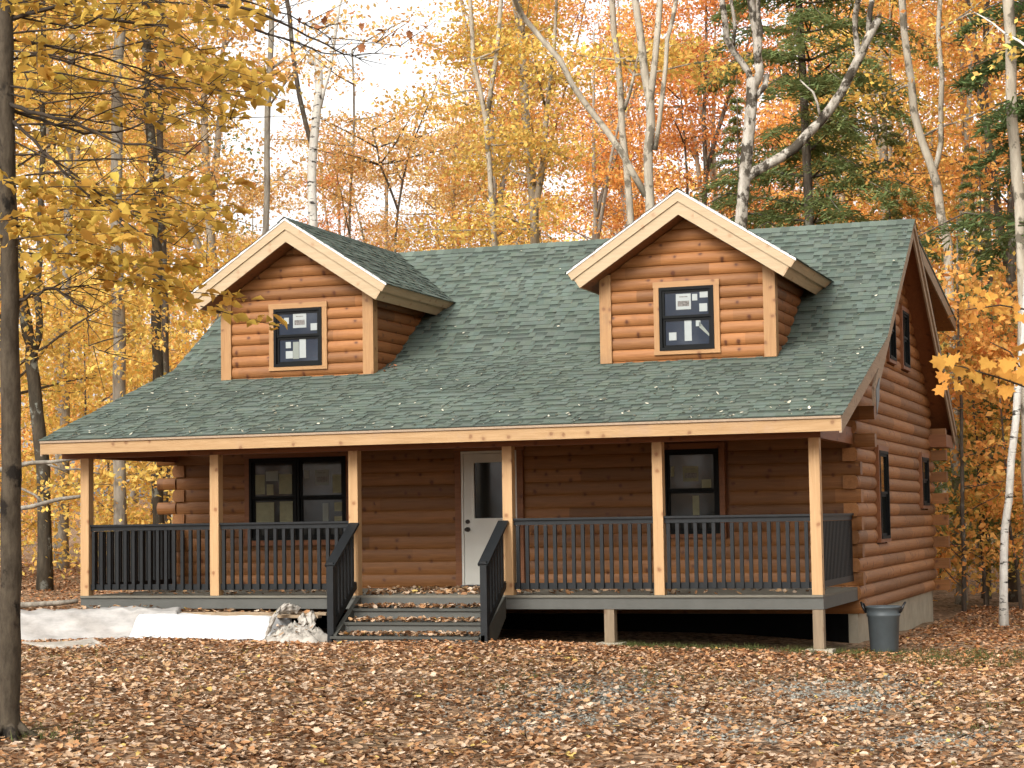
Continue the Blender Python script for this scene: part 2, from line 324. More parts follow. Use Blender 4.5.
FRONT = (Vector((0, D, 0)), X1, Z1, -Y1)            # front wall: u = x
SIDE = (Vector((W, 0, 0)), Y1, Z1, X1)              # right wall: u = y
REAR = (Vector((0, D+HD, 0)), X1, Z1, Y1)
LEFT = (Vector((HX, 0, 0)), Y1, Z1, -X1)
def courses(mb, fr, ua, ub, z0, z1, h, bulge, openings=(), nseg=1):
    O, U, V, N = fr; k = 0; z = z0; ts = [0, .06, .2, .36, .5, .64, .8, .94, 1]
    while z < z1-1e-4:
        top = min(z+h, z1)
        cuts = sorted((a, b, c, d) for a, b, c, d in openings if c < top-.01 and d > z+.01); segs = []; cur = None
        for a, b, c, d in cuts:
            segs.append((cur, a, z, top)); cur = b
            if c > z+.015: segs.append((a, b, z, c))
            if d < top-.015: segs.append((a, b, d, top))
        segs.append((cur, None, z, top))
        bl = bulge*random.uniform(.88, 1.1)
        for a, b, zlo, zhi in segs:
            A, B = [], []
            for t in ts:
                zz = min(max(z+h*t, zlo), zhi); t = (zz-z)/h
                n = bl*max(0, math.sin(math.pi*t))**.55-.004
                u0 = ua(zz) if a is None else a; u1 = ub(zz) if b is None else b
                if u1 < u0: u0 = u1 = (u0+u1)/2
                A.append(O+U*u0+V*zz+N*n); B.append(O+U*u1+V*zz+N*n)
            m = len(ts)
            mb.add(A+B, [(i, i+1, m+i+1, m+i) for i in range(m-1)]+[tuple(range(m))[::-1], tuple(range(m, 2*m))])
        z += h; k += 1
def log_end(mb, fr, u0, u1, z, h, bulge, back=.17):
    O, U, V, N = fr
    pr = [(z+h*t, bulge*max(0, math.sin(math.pi*t))**.55-.004) for t in (0.01, .1, .3, .5, .7, .9, .99)]+[(z+h*.97, -back), (z+h*.03, -back)]
    mb.prism(pr, lambda p: O+U*u0+V*p[0]+N*p[1], lambda p: O+U*u1+V*p[0]+N*p[1])
ZL, HL, BU = -.389, .2, .055
# openings u0,u1,z0,z1 (rough openings, trim covers the cut)
op_front = [(1.33, 3.26, .74, 2.17), (5.0, 6.12, -.02, 2.16), (8.25, 9.33, .72, 2.17)]
op_side = [(4.46, 5.5, .58, 2.1), (9.42, 10.42, 1.1, 2.12), (5.86, 6.72, 3.46, 4.56), (7.5, 8.36, 3.46, 4.56)]
fz = float(roof_z(D))-.16
und = lambda y: float(roof_z(np.float64(y)))-.15
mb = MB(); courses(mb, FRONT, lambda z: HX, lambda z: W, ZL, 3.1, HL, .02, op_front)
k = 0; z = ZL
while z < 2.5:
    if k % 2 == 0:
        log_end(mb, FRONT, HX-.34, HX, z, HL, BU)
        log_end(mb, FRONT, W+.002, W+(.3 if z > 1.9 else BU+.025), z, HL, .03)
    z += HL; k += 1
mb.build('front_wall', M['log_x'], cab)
mb = MB()
def sa(z): return D if z < und(D) else roof_yf(z+.15)
def sb(z): return D+HD if z < und(D+HD) else roof_yr(z+.15)
courses(mb, SIDE, sa, sb, ZL, ZR-.2, HL, BU, op_side)
k = 0; z = ZL
while z < 2.5:
    if k % 2 == 1:
        log_end(mb, SIDE, D-.07, D-.002, z, HL, BU); log_end(mb, SIDE, D+HD+.002, D+HD+.26, z, HL, BU)
    z += HL; k += 1
mb.build('side_wall', M['log_y'], cab)
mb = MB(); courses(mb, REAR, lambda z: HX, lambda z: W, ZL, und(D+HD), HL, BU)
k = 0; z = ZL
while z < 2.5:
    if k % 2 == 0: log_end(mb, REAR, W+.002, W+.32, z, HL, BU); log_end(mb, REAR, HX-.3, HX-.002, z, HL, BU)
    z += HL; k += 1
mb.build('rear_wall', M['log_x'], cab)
mb = MB(); courses(mb, LEFT, sa, sb, ZL, ZR-.2, HL, BU)
k = 0; z = ZL
while z < 2.3:
    if k % 2 == 1: log_end(mb, LEFT, D-.05, D-.002, z, HL, BU)
    z += HL; k += 1
mb.build('side_wall', M['log_y'], cab)
# the dark board core behind the logs, and the foundation
mb = MB()
core = [(D+.03, ZL), (D+HD-.03, ZL), (D+HD-.03, und(D+HD)), (YR, ZR-.17), (YB, ZB-.17), (D+.03, und(D+.03))]
mb.prism(core, lambda p: Vector((HX+.03, p[0], p[1])), lambda p: Vector((W-.03, p[0], p[1])))
mb.build('wall_core', M['stain_x'], cab)
mb = MB(); mb.box(HX+.03, W-.02, D+.02, D+HD-.02, -1.4, ZL-.001); fd = mb.build('foundation', M['concrete'], cab)
mb = MB(); mb.box(HX+.05, W-.16, D+.002, D+.019, -1.4, ZL-.003); mb.build('under_deck_shade_sheet', M['under_deck_shade'], fd)  # added dark sheet, paints the shade beneath the deck onto the foundation

# ------- roof
SH = np.array([.088, .108, .088])
def shingle_strip(mb, O, U, S, N, u0, u1, L, rg, tab=.0075):
    ex = .143; nrow = int(math.ceil(L/ex)); O, U, S, N = map(Vector, (O, U, S, N))
    for i in range(nrow):
        a = i*ex; b = min(a+ex, L)
        u = u0; ends = u1
        drop = rg.uniform(-.003, .003)
        rowt = rg.uniform(.95, 1.05)
        while u < ends-1e-4:
            wd = rg.uniform(.05, .17); v = min(u+wd, ends); up_ = rg.random() < .56
            h = .011+(tab if up_ else 0); tn = SH*rg.uniform(.9, 1.1)*rowt*(1.05 if up_ else .97)*np.array([rg.uniform(.95, 1.05), 1, rg.uniform(.95, 1.05)])
            aa = a+drop+(0 if up_ else .004)
            g = lambda q, s_, h_: O+U*q+S*s_+N*h_
            if up_:
                mb.add([g(u, aa, h), g(v, aa, h), g(v, b+.01, .004+tab), g(u, b+.01, .004+tab), g(u, aa, 0), g(v, aa, 0), g(u, b, 0), g(v, b, 0)], [(0, 1, 2, 3)], tuple(tn))
                mb.add([g(u, aa, h), g(v, aa, h), g(v, aa, 0), g(u, aa, 0)], [(3, 2, 1, 0)], tuple(tn*.6))  # butt edge faces downslope: its shade is put into the tint
            else:
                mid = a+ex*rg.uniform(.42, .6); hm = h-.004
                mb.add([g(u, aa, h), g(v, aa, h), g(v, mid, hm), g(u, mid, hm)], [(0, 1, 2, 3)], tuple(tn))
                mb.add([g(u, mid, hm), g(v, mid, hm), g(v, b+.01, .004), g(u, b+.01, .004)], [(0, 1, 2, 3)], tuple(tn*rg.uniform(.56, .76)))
                mb.add([g(u, aa, h), g(v, aa, h), g(v, aa, 0), g(u, aa, 0)], [(3, 2, 1, 0)], tuple(tn*.6))  # same painted shade on the recessed butt edge
            u = v
def slope(y0, z0, y1, z1):
    d = Vector((0, y1-y0, z1-z0)); L = d.length; s = d/L; return L, s, Vector((1, 0, 0)).cross(s)
rg = np.random.default_rng(3)
mb = MB()
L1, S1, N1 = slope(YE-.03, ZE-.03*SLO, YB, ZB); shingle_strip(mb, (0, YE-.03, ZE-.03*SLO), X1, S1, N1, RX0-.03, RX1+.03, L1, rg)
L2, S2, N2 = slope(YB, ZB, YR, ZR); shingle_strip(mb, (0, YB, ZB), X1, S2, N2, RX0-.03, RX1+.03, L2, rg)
L3, S3, N3 = slope(YK+.03, ZK-.03*SU, YR, ZR)
g = lambda x, y, z: (x, y, z)
mb.add([(RX0-.03, YR, ZR+.01), (RX1+.03, YR, ZR+.01), (RX1+.03, YK+.03, ZK), (RX0-.03, YK+.03, ZK)], [(0, 1, 2, 3)], tuple(SH))
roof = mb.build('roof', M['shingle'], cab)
mb = MB()                                   # ridge caps, each lapping the next
x = RX0-.02
while x < RX1+.02:
    e = min(x+.15, RX1+.035); t = tuple(SH*random.uniform(.8, 1.25)); h0 = .03 + random.uniform(0, .006)
    P = []
    for xx, h in ((x, h0), (e, h0-.008)):
        P += [(xx, YR-.15, ZR-.15*SU+h), (xx, YR, ZR+h+.008), (xx, YR+.15, ZR-.15*SU+h)]
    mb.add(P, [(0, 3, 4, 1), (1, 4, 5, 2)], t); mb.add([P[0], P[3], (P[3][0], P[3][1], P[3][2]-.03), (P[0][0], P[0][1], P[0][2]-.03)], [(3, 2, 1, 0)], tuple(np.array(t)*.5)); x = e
mb.build('ridge_cap', M['shingle'], roof)
mb = MB()                                   # roof deck: soffit boards seen from below
sec = [(YE+.03, ZE-.008), (YB, ZB-.008), (YR, ZR-.008), (YK-.02, ZK-.01), (YK-.02, ZK-.13), (YR, ZR-.15), (YB, ZB-.15), (YE+.03, ZE-.14)]
for q in ((0, 1, 6, 7), (1, 2, 5, 6), (2, 3, 4, 5)):
    mb.prism([sec[i] for i in q], lambda p: Vector((RX0+.03, p[0], p[1])), lambda p: Vector((RX1-.03, p[0], p[1])))
mb.build('soffit', M['stain_y'], roof)
mb = MB(); mb.box(RX0, RX1-.002, YE-.005, YE+.035, 2.117, ZE-.022); mb.build('fascia', M['pine_x'], cab)
mb = MB(); mb.box(RX0, RX1, YE-.028, YE-.003, ZE-.045, ZE-.015); mb.build('drip_edge', M['grey_rake'], cab)
for xs in (RX0, RX1):                       # rake boards: porch slope, main slope with its tail, rear slope in two steps
    sgn = 1 if xs > 0 else -1
    def board(poly, t0, t1, m, nm='rake_board'):
        b_ = MB(); b_.prism(poly, lambda p: Vector((xs+sgn*t0, p[0], p[1])), lambda p: Vector((xs+sgn*t1, p[0], p[1]))); return b_.build(nm, m, cab)
    board([(YE-.002, ZE-.012), (YB+.06, ZB+.01), (YB+.06, ZB-.22), (YE-.002, ZE-.235)], -.03, .006, M['grey_rake'])
    yt = 2.28; zt = ZR-SU*(YR-yt)
    board([(YR, ZR-.012), (YR, ZR-.28), (yt, zt-.28), (yt, zt-.012)], -.034, .002, M['grey_rake'])
    board([(YR, ZR-.012), (YR, ZR-.3), (YK, ZK-.3), (YK, ZK-.012)], -.03, .0, M['grey_rake'])
    board([(YR, ZR-.006), (YR, ZR-.14), (YK+.01, ZK-.14), (YK+.01, ZK-.006)], .002, .028, M['grey_rake'])
    # boxed return at the rear eave
    b_ = MB(); b_.box(min(xs-sgn*.04, W if sgn > 0 else HX), max(xs-sgn*.04, W if sgn > 0 else HX), D+HD-.3, YK-.02, ZK-.36, ZK-.13); b_.build('eave_return', M['stain_x'], cab)
mb = MB(); mb.prism([(YB-1.1, ZB-1.1*SU-.12), (YB-.75, ZB-.75*SU-.15), (YB-.82, ZB-.82*SU-.42), (YB-1.08, ZB-1.1*SU-.48)], lambda p: Vector((RX1+.004, p[0], p[1])), lambda p: Vector((RX1+.012, p[0], p[1]))); mb.build('flashing', M['flash'], cab)
# long shed dormer on the rear slope, its open end seen past the gable
mb = MB(); ys, zs = 13.1, 4.80
mb.prism([(7.25, 5.80), (ys, zs), (ys, zs-.2), (7.25, 5.58)], lambda p: Vector((.6, p[0], p[1])), lambda p: Vector((11.52, p[0], p[1])))
rd = mb.build('rear_dormer', M['stain_y'], cab)
mb = MB(); mb.prism([(7.2, 5.85), (ys+.05, zs+.035), (ys+.05, zs), (7.2, 5.80)], lambda p: Vector((.55, p[0], p[1])), lambda p: Vector((11.56, p[0], p[1])), ); o = mb.build('dormer_roof', M['shingle'], rd)
o.data.attributes.new('tint', 'FLOAT_COLOR', 'FACE').data.foreach_set('color', np.tile([*SH, 1], len(o.data.polygons)).astype('f'))
mb = MB(); mb.prism([(7.25, 5.78), (ys+.02, zs-.01), (ys+.02, zs-.21), (7.25, 5.56)], lambda p: Vector((11.522, p[0], p[1])), lambda p: Vector((11.55, p[0], p[1]))); mb.build('rake_board', M['grey_rake'], rd)
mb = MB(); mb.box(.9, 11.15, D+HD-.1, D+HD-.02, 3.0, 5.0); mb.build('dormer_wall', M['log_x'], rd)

# ------- windows: frame > sash, pane, trim, sticker
def window(parent, fr, u0, u1, v0, v1, n, pane, trimw=.085, sash=True, stickers=(), trim=('trim', 'trimx'), pm='paper'):
    fw_ = .045; mb = MB()
    mb.lbox(fr, u0, u0+fw_, v0, v1, -.05, n); mb.lbox(fr, u1-fw_, u1, v0, v1, -.05, n)
    mb.lbox(fr, u0+fw_, u1-fw_, v1-fw_, v1, -.05, n-.002); mb.lbox(fr, u0+fw_, u1-fw_, v0, v0+fw_, -.05, n+.004)
    sub = parent is not cab
    fo = mb.build('window', M['black'], parent); par = parent if sub else fo
    if trimw:
        t = trimw
        for q_, m_ in (((u0-t, u0-.001, v0-.001, v1+.001, -.05, n-.012), trim[0]), ((u1+.001, u1+t, v0-.001, v1+.001, -.05, n-.012), trim[0]), ((u0-t-.006, u1+t+.006, v1+.001, v1+t, -.05, n-.008), trim[1]), ((u0-t-.006, u1+t+.006, v0-t*.7, v0-.001, -.05, n-.006), trim[1])):
            mb = MB(); mb.lbox(fr, *q_); mb.build('window_trim', M[m_], par)
    vm = (v0+v1)/2+.01; a, b = u0+fw_, u1-fw_
    for i, (c, d, q) in enumerate(((vm, v1-fw_, n-.02), (v0+fw_, vm, n-.04))):
        s_ = .038; mb = MB()
        mb.lbox(fr, a+.001, a+s_, c, d-.001, -.05, q); mb.lbox(fr, b-s_, b-.001, c, d-.001, -.05, q)
        mb.lbox(fr, a+s_, b-s_, d-s_, d-.001, -.05, q-.002); mb.lbox(fr, a+s_, b-s_, c+.001, c+s_, -.05, q-.002)
        mb.build('sash', M['black'], par)
        mb = MB(); mb.lbox(fr, a+s_-.005, b-s_+.005, c+s_-.005, d-s_+.005, -.06, q-.02); mb.build('pane', M[pane], par)
    wd, ht = u1-u0, v1-v0
    for st in stickers:                     # fractions of the frame measured from its upper left corner
        if st[0] == 'd':
            _, x0, y0, x1, y1, tw = st; q = n-.056; O_, U_, V_, N_ = fr; pt = lambda x, y, e: O_+U_*(u0+wd*x)+V_*(v1-ht*y)+N_*e
            mb = MB(); mb.hexa([pt(x0, y0+tw, q-.003), pt(x1, y1+tw*.4, q-.003), pt(x1, y1, q-.003), pt(x0, y0, q-.003), pt(x0, y0+tw, q), pt(x1, y1+tw*.4, q), pt(x1, y1, q), pt(x0, y0, q)]); mb.build('sticker', M['paper_grey'], par); continue
        x0, y0, x1, y1 = st[:4]; mk = st[4] if len(st) > 4 else pm
        up_ = (y0+y1)/2 < .5; q = (n-.04 if up_ else n-.06)+.004
        mb = MB(); mb.lbox(fr, u0+wd*x0, u0+wd*x1, v1-ht*y1, v1-ht*y0, q-.003, q)
        so_ = mb.build('sticker', M[mk], par)
        if len(st) > 5:                     # the printed picture on the big label
            mb = MB(); mb.lbox(fr, u0+wd*(x0+.03), u0+wd*(x1-.03), v1-ht*(y0+(y1-y0)*.8), v1-ht*(y0+(y1-y0)*.45), q, q+.0012)
            mb.lbox(fr, u0+wd*(x0+.06), u0+wd*(x1-.06), v1-ht*(y0+(y1-y0)*.22), v1-ht*(y0+(y1-y0)*.16), q, q+.0012)
            mb.build('sticker', M['print'], par)
    return fo
n = BU+.045
stk = [(.12, .2, .18, .32, 'paper_dim'), (.34, .2, .62, .38, 'paper_dim', 1), (.68, .36, .85, .46, 'paper_dim'), (.5, .55, .62, .78, 'paper_dim')]
stl = [(.12, .2, .32, .44, 'paper_dim'), (.34, .16, .6, .28, 'paper_grey'), (.36, .32, .5, .45, 'paper_dim'), (.62, .2, .9, .44, 'paper_dim'), (.12, .54, .5, .8, 'paper_dim'), (.62, .53, .9, .8, 'paper_dim')]
stm = [(.14, .16, .24, .26, 'paper_grey'), (.36, .16, .64, .34, 'paper_grey', 1), (.72, .22, .9, .44, 'paper_dim'), (.5, .56, .62, .78, 'paper_grey'), (.74, .55, .9, .66, 'paper_dim'), (.74, .72, .9, .82, 'paper_dim')]
window(cab, FRONT, 1.44, 2.285, .77, 2.09, n, 'pane', 0, stickers=stl)
window(cab, FRONT, 2.295, 3.15, .77, 2.09, n, 'pane', 0, stickers=stm)
t = .085
for a, b, c, d, e in ((1.44-t, 1.438, .77, 2.09, .012), (3.152, 3.15+t, .77, 2.09, .012), (1.44-t-.01, 3.15+t+.01, 2.092, 2.09+t, .008), (1.44-t-.01, 3.15+t+.01, .77-t, .768, .008)):
    mb = MB(); mb.lbox(FRONT, a, b, c, d, -.05, n-e); mb.build('window_trim', M['stain_x'], cab)
window(cab, FRONT, 8.36, 9.2, .79, 2.05, n, 'pane', .085, stickers=stk, trim=('stain_x', 'stain_x'))
for a, b, c, d in ((4.55, 5.42, .66, 2.02), (9.5, 10.34, 1.18, 2.04), (5.94, 6.64, 3.54, 4.48), (7.58, 8.28, 3.54, 4.48)):
    window(cab, SIDE, a, b, c, d, n, 'pane', .08, trim=('stain_y', 'stain_y'))
# ------- door: leaf > light, knob, deadbolt
mb = MB()
for a, b, c, d, n1 in ((5.0, 5.1, -.0, 2.11, n-.02), (6.02, 6.12, 0, 2.11, n-.02), (4.98, 6.14, 2.112, 2.2, n-.014)): mb.lbox(FRONT, a, b, c, d, -.05, n1)
mb.build('door_frame', M['stain_x'], cab)
mb = MB()
mb.lbox(FRONT, 5.1, 5.135, .0, 2.109, -.05, n-.03); mb.lbox(FRONT, 5.985, 6.018, .0, 2.109, -.05, n-.03); mb.lbox(FRONT, 5.135, 5.985, 2.07, 2.109, -.05, n-.03)
mb.build('door_jamb', M['white'], cab)
mb = MB(); a, b, c, d = 5.14, 5.98, .05, 2.065; ga, gb, gc, gd = 5.315, 5.78, 1.07, 1.93; q = n-.045
mb.lbox(FRONT, a, ga, c, d, -.04, q); mb.lbox(FRONT, gb, b, c, d, -.04, q); mb.lbox(FRONT, ga, gb, c, gc, -.04, q-.0005); mb.lbox(FRONT, ga, gb, gd, d, -.04, q-.0005)
for (e, f_, g_, h_) in ((ga-.03, ga, gc-.03, gd+.03), (gb, gb+.03, gc-.03, gd+.03), (ga, gb, gd, gd+.03), (ga, gb, gc-.03, gc)): mb.lbox(FRONT, e, f_, g_, h_, q-.01, q+.012)
door = mb.build('door', M['white'], cab)
mb = MB(); mb.lbox(FRONT, ga-.002, gb+.002, gc-.002, gd+.002, -.03, q-.02); mb.build('pane', M['pane'], door)
mb = MB(); mb.tube([(5.2, D-q, .9), (5.2, D-q-.03, .9), (5.2, D-q-.045, .9), (5.2, D-q-.075, .9)], [.04, .03, .036, .03], 12); mb.build('knob', M['knob'], door, True)
mb = MB(); mb.tube([(5.2, D-q, 1.02), (5.2, D-q-.03, 1.02)], [.036, .03], 12); mb.build('deadbolt', M['knob'], door, True)
mb = MB(); mb.lbox(FRONT, 5.1, 6.02, .002, .045, -.05, n+.03); mb.build('threshold', M['flash'], cab)

# ------- porch: deck, skirt, posts, beam, railing
px = [.075, 2.265, 4.495, 6.835, 8.99, 11.125]; pw = .07; SW0, SW1 = 4.58, 6.75
mb = MB(); y = .0
while y < D-.03:
    mb.box(.0, W, y+.0 if y else -.012, min(y+.134, D-BU), -.032, random.uniform(-.002, 0)); y += .14
dk = mb.build('deck', M['deck'], cab)
mb = MB(); mb.box(0, W, .012, .05, -.19, -.034); mb.box(0, .038, .052, D-.05, -.19, -.034); mb.box(W-.038, W, .052, D-.05, -.19, -.034); mb.build('rim_board', M['skirt'], dk)
mb = MB()
for x in np.arange(.4, W-.2, .41): mb.box(x, x+.04, .06, D-.05, -.18, -.036)
mb.build('joist', M['treated'], dk)
for x in px:
    mb = MB(); mb.box(x-pw, x+pw, -.005 if x < 20 else 0, .135, .001, 2.06); mb.build('porch_post', M['pine_z'], cab)
mb = MB(); mb.box(-.32, W+.02, -.01, .14, 2.06, 2.34); mb.build('porch_beam', M['stain_x'], cab)
for x in (.075, W-.075):
    mb = MB(); mb.box(x-.06, x+.06, .142, D-.06, 2.06, 2.3); mb.build('porch_beam', M['stain_y'], cab)
for x, zb in ((8.27, -1), (11.12, -1), (2.3, -1), (5.4, -1), (.1, -1)):
    gz = float(ground_z(x, .07)); yy = .07 if x > 5.5 else .35
    mb = MB(); mb.box(x-.07, x+.07, yy-.05, yy+.09, gz-.05, -.192); po = mb.build('deck_post', M['treated'], dk)
    mb = MB(); mb.box(x-.17, x+.19, yy-.12, yy+.14, gz-.1, gz+.06); mb.build('footing', M['concrete'], po)
def railing(p0, p1, nb, side=False):
    """level run between two posts: cap, lower rail, balusters"""
    a, b = Vector(p0), Vector(p1); mb = MB()
    mb.bar(a+Z1*1.045, b+Z1*1.045, .1, .03); mb.bar(a+Z1*.998, b+Z1*.998, .045, .065)
    ro = mb.build('railing', M['rail'], cab)
    mb = MB(); mb.bar(a+Z1*.125, b+Z1*.125, .045, .085); mb.build('bottom_rail', M['rail'], ro)
    d = (b-a).normalized()
    for i in range(nb):
        p = a.lerp(b, (i+.5)/nb); mb = MB(); mb.bar(p+Z1*.085, p+Z1*.96, .048, .04, Vector((0, 1, 0)) if not side else Vector((1, 0, 0)))
        for k_ in range(len(mb.v)):
            x_, y_, z_ = mb.v[k_]; mb.v[k_] = (x_, y_-(.04 if not side else 0), z_)
        mb.build('baluster', M['rail'], ro)
for i, nb in ((0, 15), (1, 15), (3, 15), (4, 16)): railing((px[i]+pw, .075, 0), (px[i+1]-pw, .075, 0), nb)
railing((W-.075, .14, 0), (W-.075, D-BU, 0), 24, True); railing((.075, .14, 0), (.075, D-BU-.02, 0), 22, True)

# ------- steps
treads = [(-.3, -.17), (-.6, -.345), (-.9, -.52)]
mb = MB(); st_poly = [(.0, -.02), (.0, -.30), (-.55, -.72), (-.86, -.72), (-.86, -.5), (-.02, -.02)]
mb.prism(st_poly, lambda p: Vector((SW1-.03, p[0], p[1])), lambda p: Vector((SW1+.04, p[0], p[1])))
steps = empty('porch_steps'); steps.parent = cab; mb.build('stringer', M['tread'], steps)
mb = MB(); mb.prism(st_poly, lambda p: Vector((SW0-.04, p[0], p[1])), lambda p: Vector((SW0+.03, p[0], p[1]))); mb.build('stringer', M['tread'], steps)
yb = .0
for (y, z) in treads:
    x0 = SW0-.03+(-.02 if y < -.5 else .02); mb = MB(); mb.box(x0, SW1-.032, y, yb+.02 if yb else -.02, z-.035, z); mb.build('tread', M['tread'], steps)
    mb = MB(); mb.box(SW0+.031, SW1-.033, y+.03, y+.055, z-.18, z-.036); mb.build('riser', M['skirt'], steps); yb = y
mb = MB(); mb.box(SW0+.031, SW1-.033, -.008, .008, -.168, -.034); mb.build('riser', M['skirt'], steps)
for xr in (SW0-.06, SW1+.03):
    a, b = Vector((xr, -.02, 1.02)), Vector((xr, -.86, .44)); mb = MB(); mb.bar(a, b, .15, .035); ro = mb.build('stair_railing', M['rail'], cab)
    mb = MB(); mb.box(xr-.047, xr+.047, -.86, -.766, float(ground_z(xr, -.8))-.05, .49); mb.build('newel_post', M['rail'], ro)
    d = Vector((0, -.84, -.58)); mb = MB(); mb.bar(Vector((xr, -.0, .16)), Vector((xr, -.80, -.39)), .045, .09); mb.build('bottom_rail', M['rail'], ro)
    for i in range(6):
        t = (i+.6)/6.6; mb = MB(); y = -.02-.74*t; zt = 1.0-.58*t*.88; mb.box(xr-.02, xr+.02, y-.044, y, zt-.84, zt); mb.build('baluster', M['rail'], ro)

# ------- front dormers
DY, DZB, DZA, DZE, DOV, DHW, DWW = 2.653, 3.36, 5.867, 4.746, .434, 1.718, 1.298
def roof_clip(z, dz=0.): z = z-dz; return YR-(ZR-z)/SU if z > ZB else YE+(z-ZE)/SLO
def dormer(cx, win, stickers):
    fr = (Vector((cx, DY, 0)), X1, Z1, -Y1); ds = (DZA-DZE)/DHW
    und_ = lambda u: DZA-.37-ds*abs(u)
    half = lambda z: min(DWW, max(.0, (DZA-.37-z)/ds))
    mb = MB(); w0, w1, v0, v1 = win; v0 += .035
    courses(mb, fr, lambda z: -half(z), lambda z: half(z), 3.392-.178, DZA-.38, .178, .042, [(w0-.05-cx, w1+.05-cx, v0-.05, v1+.05)])
    body = mb.build('dormer', M['sid_x'], cab)
    mb = MB(); mb.prism([(-DWW+.02, DZB-.2), (DWW-.02, DZB-.2), (DWW-.02, und_(DWW)), (0, und_(0)), (-DWW+.02, und_(DWW))], lambda p: Vector((cx+p[0], DY+.02, p[1])), lambda p: Vector((cx+p[0], DY+2.0, p[1])))
    mb.build('wall_core', M['stain_x'], body)
    for s in (-1, 1):                       # cheek walls: logs that die into the roof
        O = Vector((cx+s*DWW, 0, 0)); f2 = (O, Y1, Z1, X1*s); mb = MB()
        courses(mb, f2, lambda z: DY, lambda z: max(DY+.001, roof_clip(z, -.02)), 3.392-.0, und_(DWW)+.02, .178, .042)
        mb.build('cheek_wall', M['sid_y'], body)
        ci, co = sorted((cx+s*(DWW-.13), cx+s*(DWW+.05)))
        mb = MB(); mb.box(ci, co, DY-.065, DY-.02, DZB+.01, und_(DWW-.1)); mb.build('corner_board', M['trim'], body)
        ci, co = sorted((cx+s*(DWW+.0), cx+s*(DWW+.052)))
        mb = MB(); mb.box(ci, co, DY-.018, DY+.11, DZB+.01, und_(DWW)+.02); mb.build('corner_board', M['trim'], body)
    # roof: two stepped layers each side, seen as rake boards in front and eave boards at the side
    nrm = Vector((ds, 0, 1)).normalized(); sl_ = Vector((1, 0, -ds)).normalized()
    yf = DY-DOV
    for s in (-1, 1):
        def lay(d0, d1, ins):               # cross-section of one layer (u,z), mitred at the apex
            k0, k1 = d0/nrm.z, d1/nrm.z
            tip0 = Vector((DHW, 0, DZE))-sl_*ins-nrm*d0; tip1 = Vector((DHW, 0, DZE))-sl_*ins-nrm*d1
            return [(0, DZA-k0), (tip0.x, tip0.z), (tip1.x, tip1.z), (0, DZA-k1)]
        back = lambda p: Vector((cx+s*p[0], max(yf+.1, roof_clip(p[1])+.06), p[1]))
        def front(off): return lambda p: Vector((cx+s*p[0], yf+off, p[1]))
        upper, lower = lay(.0, .135, 0), lay(.135, .3, .03)
        mb = MB(); mb.prism(upper, front(.03), back); mb.prism(lower, front(.055), back); mb.build('soffit', M['stain_y'], body)
        mb = MB(); mb.prism(upper, front(0), front(.029)); mb.build('rake_board', M['rake'], body)
        mb = MB(); mb.prism(lower, front(.022), front(.053)); mb.build('rake_board', M['rake'], body)
        for (d0, d1, ins, o_) in ((.0, .135, 0, .0), (.135, .3, .03, .022)):   # eave boards
            a = Vector((DHW, 0, DZE))-sl_*ins-nrm*d0; b = Vector((DHW, 0, DZE))-sl_*ins-nrm*d1; th = sl_*.022
            q = [(a.x+.001, a.z), (a.x+th.x, a.z+th.z), (b.x+th.x, b.z+th.z), (b.x+.001, b.z)]
            mb = MB(); mb.prism(q, front(o_), lambda p: Vector((cx+s*p[0], roof_clip(p[1])+.05, p[1]))); mb.build('eave_board', M['pine_y'], body)
        k0 = .012/nrm.z                      # bright metal edge along the rake
        e = Vector((DHW, 0, DZE))+sl_*.03
        mb = MB(); mb.prism([(0, DZA+.022), (e.x, e.z+.022), (e.x, e.z-.016), (0, DZA-.016)], front(-.012), front(-.002)); mb.build('drip_edge', M['metal'], body)
        mb = MB(); Lr = math.hypot(DHW, DZA-DZE)+.05
        O_ = Vector((cx+s*(DHW+.04), 0, DZE-.04*ds)); S_ = Vector((-s*sl_.x, 0, -sl_.z)); N_ = Vector((s*nrm.x, 0, nrm.z))
        shingle_strip(mb, O_+N_*.006, Y1, S_, N_, yf-.03, YR-.05, Lr, rg)
        # keep only what lies above the main roof
        keep = [i for i, f in enumerate(mb.f) if any(mb.v[j][2] > float(roof_z(np.float64(mb.v[j][1])))-.05 for j in f)]
        mb.f = [mb.f[i] for i in keep]; mb.t = [mb.t[i] for i in keep]
        mb.build('dormer_roof', M['shingle'], body)
    mb = MB(); y = yf-.03
    while y < YR-.12:
        e = y+.15; t = tuple(SH*random.uniform(.8, 1.2)); P = []
        for yy, h in ((y, .03), (e, .022)):
            P += [(cx-.13, yy, DZA-.13*ds+h), (cx, yy, DZA+h+.01), (cx+.13, yy, DZA-.13*ds+h)]
        mb.add(P, [(0, 1, 4, 3), (1, 2, 5, 4)], t); y = e
    mb.build('ridge_cap', M['shingle'], body)
    window(body, (Vector((0, DY, 0)), X1, Z1, -Y1), w0, w1, v0, v1, .075, 'pane_blue', .085, stickers=stickers)
def fr_(rects, ox, oy, w_, h_): return [((a-ox)/w_, (b-oy)/h_, (c-ox)/w_, (d-oy)/h_, *r) for (a, b, c, d, *r) in rects]
dormer(2.35, (1.955, 2.805, 3.51, 4.48), fr_([(408, 182, 440, 222), (467, 160, 552, 250, 'paper', 1), (580, 226, 621, 270), (415, 336, 448, 376), (415, 395, 460, 442), (503, 316, 545, 442), (462, 338, 500, 446, 'paper_grey')], 345, 125, 310, 370))
